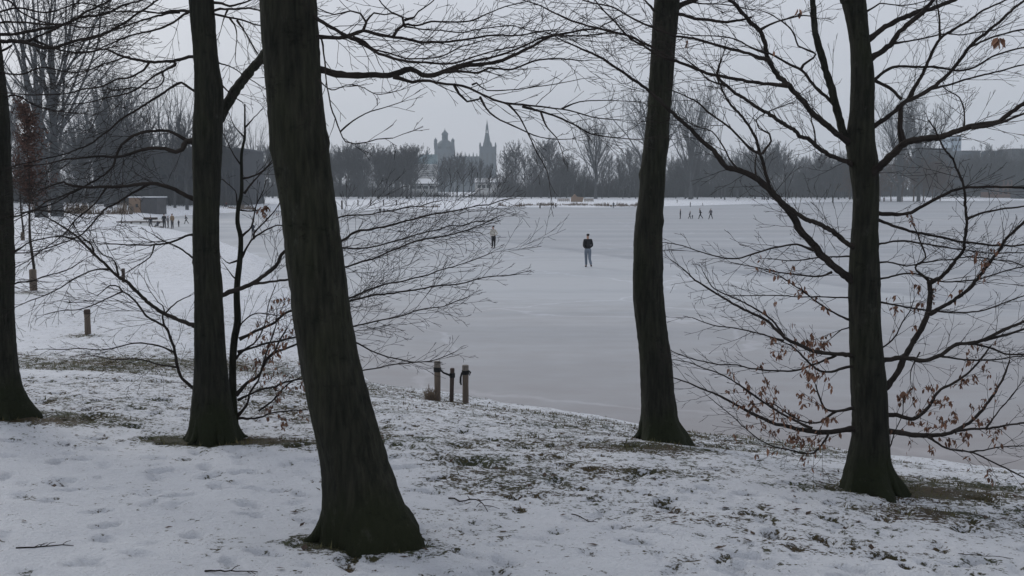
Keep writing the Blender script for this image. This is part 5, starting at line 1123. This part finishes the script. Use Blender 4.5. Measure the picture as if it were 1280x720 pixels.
# ------------------------------------------------------------------ people
def cloth(name, c): return mat(name, c, .9, tuple(v * .8 for v in c), 12)
SKIN = mat('skin', (.45, .27, .20), .6)
BLACK = cloth('black_cloth', (.014, .014, .017)); JEANS = cloth('blue_denim', (.17, .205, .25)); BEIGE = cloth('beige_cloth', (.58, .55, .49)); DKT = cloth('dark_trousers', (.02, .02, .024))
NAVY = cloth('navy_cloth', (.02, .025, .045)); TANC = cloth('tan_cloth', (.27, .19, .12)); GREYC = cloth('grey_cloth', (.09, .09, .10)); REDC = cloth('red_cloth', (.16, .03, .03)); HAIR = cloth('dark_hair', (.018, .014, .012)); PINK = cloth('purple_cloth', (.10, .05, .08))
def skinned(name, verts, edges, radii, m, root, parent=None, sub=2):
    me = bpy.data.meshes.new(name); me.from_pydata([tuple(v) for v in verts], edges, []); ob = bpy.data.objects.new(name, me); COL.objects.link(ob)
    ob.modifiers.new('s', 'SKIN'); lay = me.skin_vertices[0].data
    for i, r in enumerate(radii): lay[i].radius = (r, r) if not isinstance(r, tuple) else r; lay[i].use_root = (i == 0)
    sb = ob.modifiers.new('u', 'SUBSURF'); sb.levels = sub; sb.render_levels = sub
    dg = bpy.context.evaluated_depsgraph_get(); nm = bpy.data.meshes.new_from_object(ob.evaluated_get(dg)); nm.name = name
    bpy.data.objects.remove(ob); nm.materials.clear(); nm.materials.append(m)
    nm.polygons.foreach_set('use_smooth', [True] * len(nm.polygons))
    o2 = bpy.data.objects.new(name, nm); COL.objects.link(o2); o2.parent = parent or root; return o2
POSES = {
 # per side: knee, foot offsets (x out, y forward, z), elbow, hand
 'stand': dict(kn=[(.10, .02, .48), (.10, .02, .48)], ft=[(.11, 0, .04), (.11, 0, .04)], el=[(.25, -.02, 1.12), (.25, -.02, 1.12)], ha=[(.24, .10, .90), (.24, .10, .90)], lean=0),
 'stroll': dict(kn=[(.06, .16, .49), (.08, -.02, .47)], ft=[(.03, .26, .04), (.12, -.26, .09)], el=[(.225, -.03, 1.13), (.225, -.03, 1.13)], ha=[(.12, .17, 1.0), (.12, .17, 1.0)], lean=.03),
 'hips': dict(kn=[(.10, .02, .48), (.11, .0, .48)], ft=[(.09, .02, .04), (.13, -.02, .04)], el=[(.32, -.06, 1.15), (.30, -.05, 1.12)], ha=[(.17, .06, 1.02), (.20, .07, .95)], lean=.05),
 'skate': dict(kn=[(.12, .20, .48), (.12, -.14, .46)], ft=[(.12, .28, .04), (.14, -.42, .10)], el=[(.27, .08, 1.13), (.27, -.14, 1.10)], ha=[(.20, .28, 1.02), (.22, -.30, .96)], lean=.10),
 'wide': dict(kn=[(.22, .04, .47), (.20, .0, .47)], ft=[(.34, .05, .04), (.30, -.03, .04)], el=[(.30, .02, 1.13), (.30, .05, 1.13)], ha=[(.28, .18, .95), (.24, .22, 1.0)], lean=.05),
}
def person(px, pb, hpx, label, pose='stand', yaw=0., top=BLACK, legs=DKT, hair=HAIR, hat=None, group=None, D=None, face=True, coat=0., z=None):
    """yaw 0 = back to the camera, pi = facing it"""
    if D is None: D = HC * F / (pb - YH)
    x = (px - 640) / F * D; zz = max(hz(x, D), 0.0) if z is None else z; H = hpx * D / F; k = H / 1.78
    root = empty('person', (x, D, zz), yaw); root.scale = (k, k, k); tag(root, label, 'person', group)
    p = POSES[pose]; ln = p['lean']
    pel = (0, 0, .94); wst = (0, ln * .4, 1.10); chs = (0, ln, 1.33); nck = (0, ln * 1.1, 1.50); hd0 = (0, ln * 1.2 + .01, 1.60); hd1 = (0, ln * 1.2 + .02, 1.69); nose = (0, ln * 1.2 + .125, 1.635)
    V = [pel, wst, chs, nck, hd0, hd1, nose]; E = [(0, 1), (1, 2), (2, 3), (3, 4), (4, 5), (4, 6)]; Rd = [(.12, .09), (.10, .08), (.13, .085), .05, (.082, .095), (.075, .088), .018]
    for s_ in (0, 1):
        sg = 1 if s_ else -1; b = len(V); f = lambda t: (t[0] * sg, t[1], t[2])
        sh = (.19 * sg, ln, 1.42); el = f(p['el'][s_]); ha = f(p['ha'][s_]); hp = (.095 * sg, 0, .88); kn = f(p['kn'][s_]); ft = f(p['ft'][s_]); toe = (ft[0] * 1.15, ft[1] + .16, ft[2] - .01)
        fing = tuple(np.array(ha) + (np.array(ha) - np.array(el)) * .3)
        th = tuple(np.array(ha) + (-.03 * sg, .04, -.01))
        V += [sh, el, ha, fing, th, hp, kn, ft, toe]; E += [(2, b), (b, b + 1), (b + 1, b + 2), (b + 2, b + 3), (b + 2, b + 4), (0, b + 5), (b + 5, b + 6), (b + 6, b + 7), (b + 7, b + 8)]
        Rd += [.06, .042, .028, .022, .012, .085, .055, .04, .035]
    skinned('body', V, E, Rd, SKIN, root)
    # jacket
    V = [(0, 0, .87 - coat), wst, chs, (0, ln * 1.1, 1.47)]; E = [(0, 1), (1, 2), (2, 3)]; Rd = [(.165, .13), (.155, .125), (.185, .135), .075]
    for s_ in (0, 1):
        sg = 1 if s_ else -1; b = len(V); sh = (.18 * sg, ln, 1.41); el = (p['el'][s_][0] * sg, p['el'][s_][1], p['el'][s_][2]); ha = (p['ha'][s_][0] * sg, p['ha'][s_][1], p['ha'][s_][2])
        V += [sh, el, ha]; E += [(2, b), (b, b + 1), (b + 1, b + 2)]; Rd += [.078, .060, .046]
    skinned('jacket', V, E, Rd, top, root)
    V = [(0, 0, 1.04), (0, 0, .90)]; E = [(0, 1)]; Rd = [(.16, .13), (.165, .13)]
    for s_ in (0, 1):
        sg = 1 if s_ else -1; b = len(V); kn = p['kn'][s_]; ft = p['ft'][s_]
        V += [(.10 * sg, 0, .82), (kn[0] * sg, kn[1], kn[2]), (ft[0] * sg, ft[1] - .01, ft[2] + .05)]; E += [(1, b), (b, b + 1), (b + 1, b + 2)]; Rd += [.105, .078, .068]
    skinned('trousers', V, E, Rd, legs, root)
    for s_ in (0, 1):
        sg = 1 if s_ else -1; ft = p['ft'][s_]; a = (ft[0] * sg, ft[1] - .05, ft[2] + .01); b_ = (ft[0] * sg * 1.1, ft[1] + .06, ft[2] - .0); c = (ft[0] * sg * 1.15, ft[1] + .17, ft[2] - .005)
        skinned('shoe', [a, b_, c], [(0, 1), (1, 2)], [.048, .047, .04], BLACK, root, sub=1)
    hm_ = hat or hair; hy = ln * 1.2
    skinned('hat' if hat else 'hair', [(0, hy - .005, 1.725), (0, hy - .035, 1.69), (0, hy - .045, 1.62)], [(0, 1), (1, 2)], [(.085, .085), (.094, .08), (.075, .06)], hm_, root, sub=2)
person(735, 334, 43, 'person in black jacket and light blue jeans walking away on the ice', 'stroll', .15, BLACK, JEANS)
person(617, 310, 28.5, 'person in beige jacket, dark cap and dark trousers standing on the ice, hands at hips', 'hips', math.pi - .5, BEIGE, DKT, hat=BLACK)
GS = 'skaters on the far ice'
person(850, 273.5, 13, 'slim dark figure standing leftmost of the skaters right of the slim trunk', 'stand', 1.5, NAVY, DKT)
person(861.6, 273.3, 10, 'dark bent figure beside a small child among the far skaters', 'skate', -1.4, GREYC, DKT)
person(865, 273.3, 5.4, 'tiny child low on the ice in the middle of the far skaters', 'stand', 0, NAVY, DKT)
person(875, 273.3, 13.6, 'skater striding with legs apart, right of the child', 'skate', 1.6, BLACK, DKT)
person(888, 273.6, 13.4, 'broad skater with arms out, rightmost of the far group', 'wide', .4, GREYC, DKT)
person(845.6, 256.8, 4.4, 'tiny distant figure at the far ice edge, closest to the slim trunk', 'stand', 0, GREYC, DKT)
person(862.2, 258.6, 6.6, 'small distant figure beyond the far skaters near the shore', 'stand', 1, BLACK, DKT)
person(877.5, 257.4, 4.4, 'tiny distant figure bending down near the far shore', 'skate', 1.5, GREYC, DKT)
person(766.5, 260, 8, 'lone small figure at the ice edge left of the slim trunk', 'stand', 0, NAVY, DKT)
person(475.5, 267, 8, 'left one of the two small dark figures beyond the leaning trunk', 'stand', .5, BLACK, DKT)
person(480.5, 266.6, 7, 'right one of the two small dark figures beyond the leaning trunk', 'wide', .5, BLACK, DKT)
person(1267, 248, 4.6, 'tiny figure on the far shore near the right edge', 'stand', 0, BLACK, DKT, D=392)
person(316.5, 295, 17, 'dark dressed person on the ice seen between sapling and leaning trunk', 'stroll', .6, NAVY, NAVY)
GL = 'family group by the landing stage'
person(189, 284.6, 14, 'dark figure leftmost of the group by the landing stage', 'wide', .8, NAVY, GREYC)
person(206, 285, 18.5, 'tallest dark figure in the group by the landing stage', 'stand', 0, BLACK, DKT, coat=.1)
person(210.8, 284.6, 15.5, 'dark figure close beside the tallest one in the left group', 'stand', 2, NAVY, DKT)
person(216, 285.4, 19, 'person in tan coat in the left group on the ice', 'stand', 1, TANC, GREYC, coat=.15)
person(224, 283.4, 9, 'small child right of the tan coat in the left group', 'stand', 1, NAVY, DKT)
person(233.5, 279.6, 11.5, 'dark figure skating at the right end of the left group', 'skate', 1.7, BLACK, DKT)
person(284, 263, 6.5, 'tiny dark figure in the snow beyond the sapling, left one', 'stand', 0, REDC, DKT)
person(291, 262, 6, 'tiny dark figure in the snow beyond the sapling, right one', 'stand', 0, BLACK, DKT)
# child on a sledge
D = HC * F / (284.8 - YH); x = (198 - 640) / F * D
root = empty('sledge', (x, D, 0.0)); tag(root, 'low dark sledge beside the landing stage', 'sledge')
m_ = MB(); m_.box(x - .45, x + .45, D - .2, D + .2, .16, .21); m_.build('seat', WOOD, root, (x, D, 0))
m_ = MB(); [m_.tube([(x - .5, D + q, .03), (x + .45, D + q, .03), (x + .6, D + q, .16)], [.025] * 3, 6) for q in (-.17, .17)]; [m_.box(x + a - .02, x + a + .02, D + q - .02, D + q + .02, .03, .158) for a in (-.3, .3) for q in (-.17, .17)]; m_.build('runner', RUBBER, root, (x, D, 0))
ch = empty('person', (x, D, .21), 1.2); ch.scale = (.62, .62, .62); tag(ch, 'small child sitting on the sledge by the landing stage', 'person', GL)
V = [(0, 0, .12), (0, .02, .40), (0, .03, .56), (0, .04, .68), (0, .05, .80), (.2, .02, .5), (.24, .2, .3), (-.2, .02, .5), (-.24, .2, .3), (.09, .05, .1), (.12, .42, .22), (.12, .55, -.15), (-.09, .05, .1), (-.12, .42, .22), (-.12, .55, -.15)]
skinned('body', V, [(0, 1), (1, 2), (2, 3), (3, 4), (1, 5), (5, 6), (1, 7), (7, 8), (0, 9), (9, 10), (10, 11), (0, 12), (12, 13), (13, 14)], [.14, .15, .06, .1, .09, .07, .05, .07, .05, .09, .07, .06, .09, .07, .06], NAVY, ch)
skinned('hat', [(0, .05, .86), (0, .03, .78)], [(0, 1)], [.1, .1], REDC, ch)
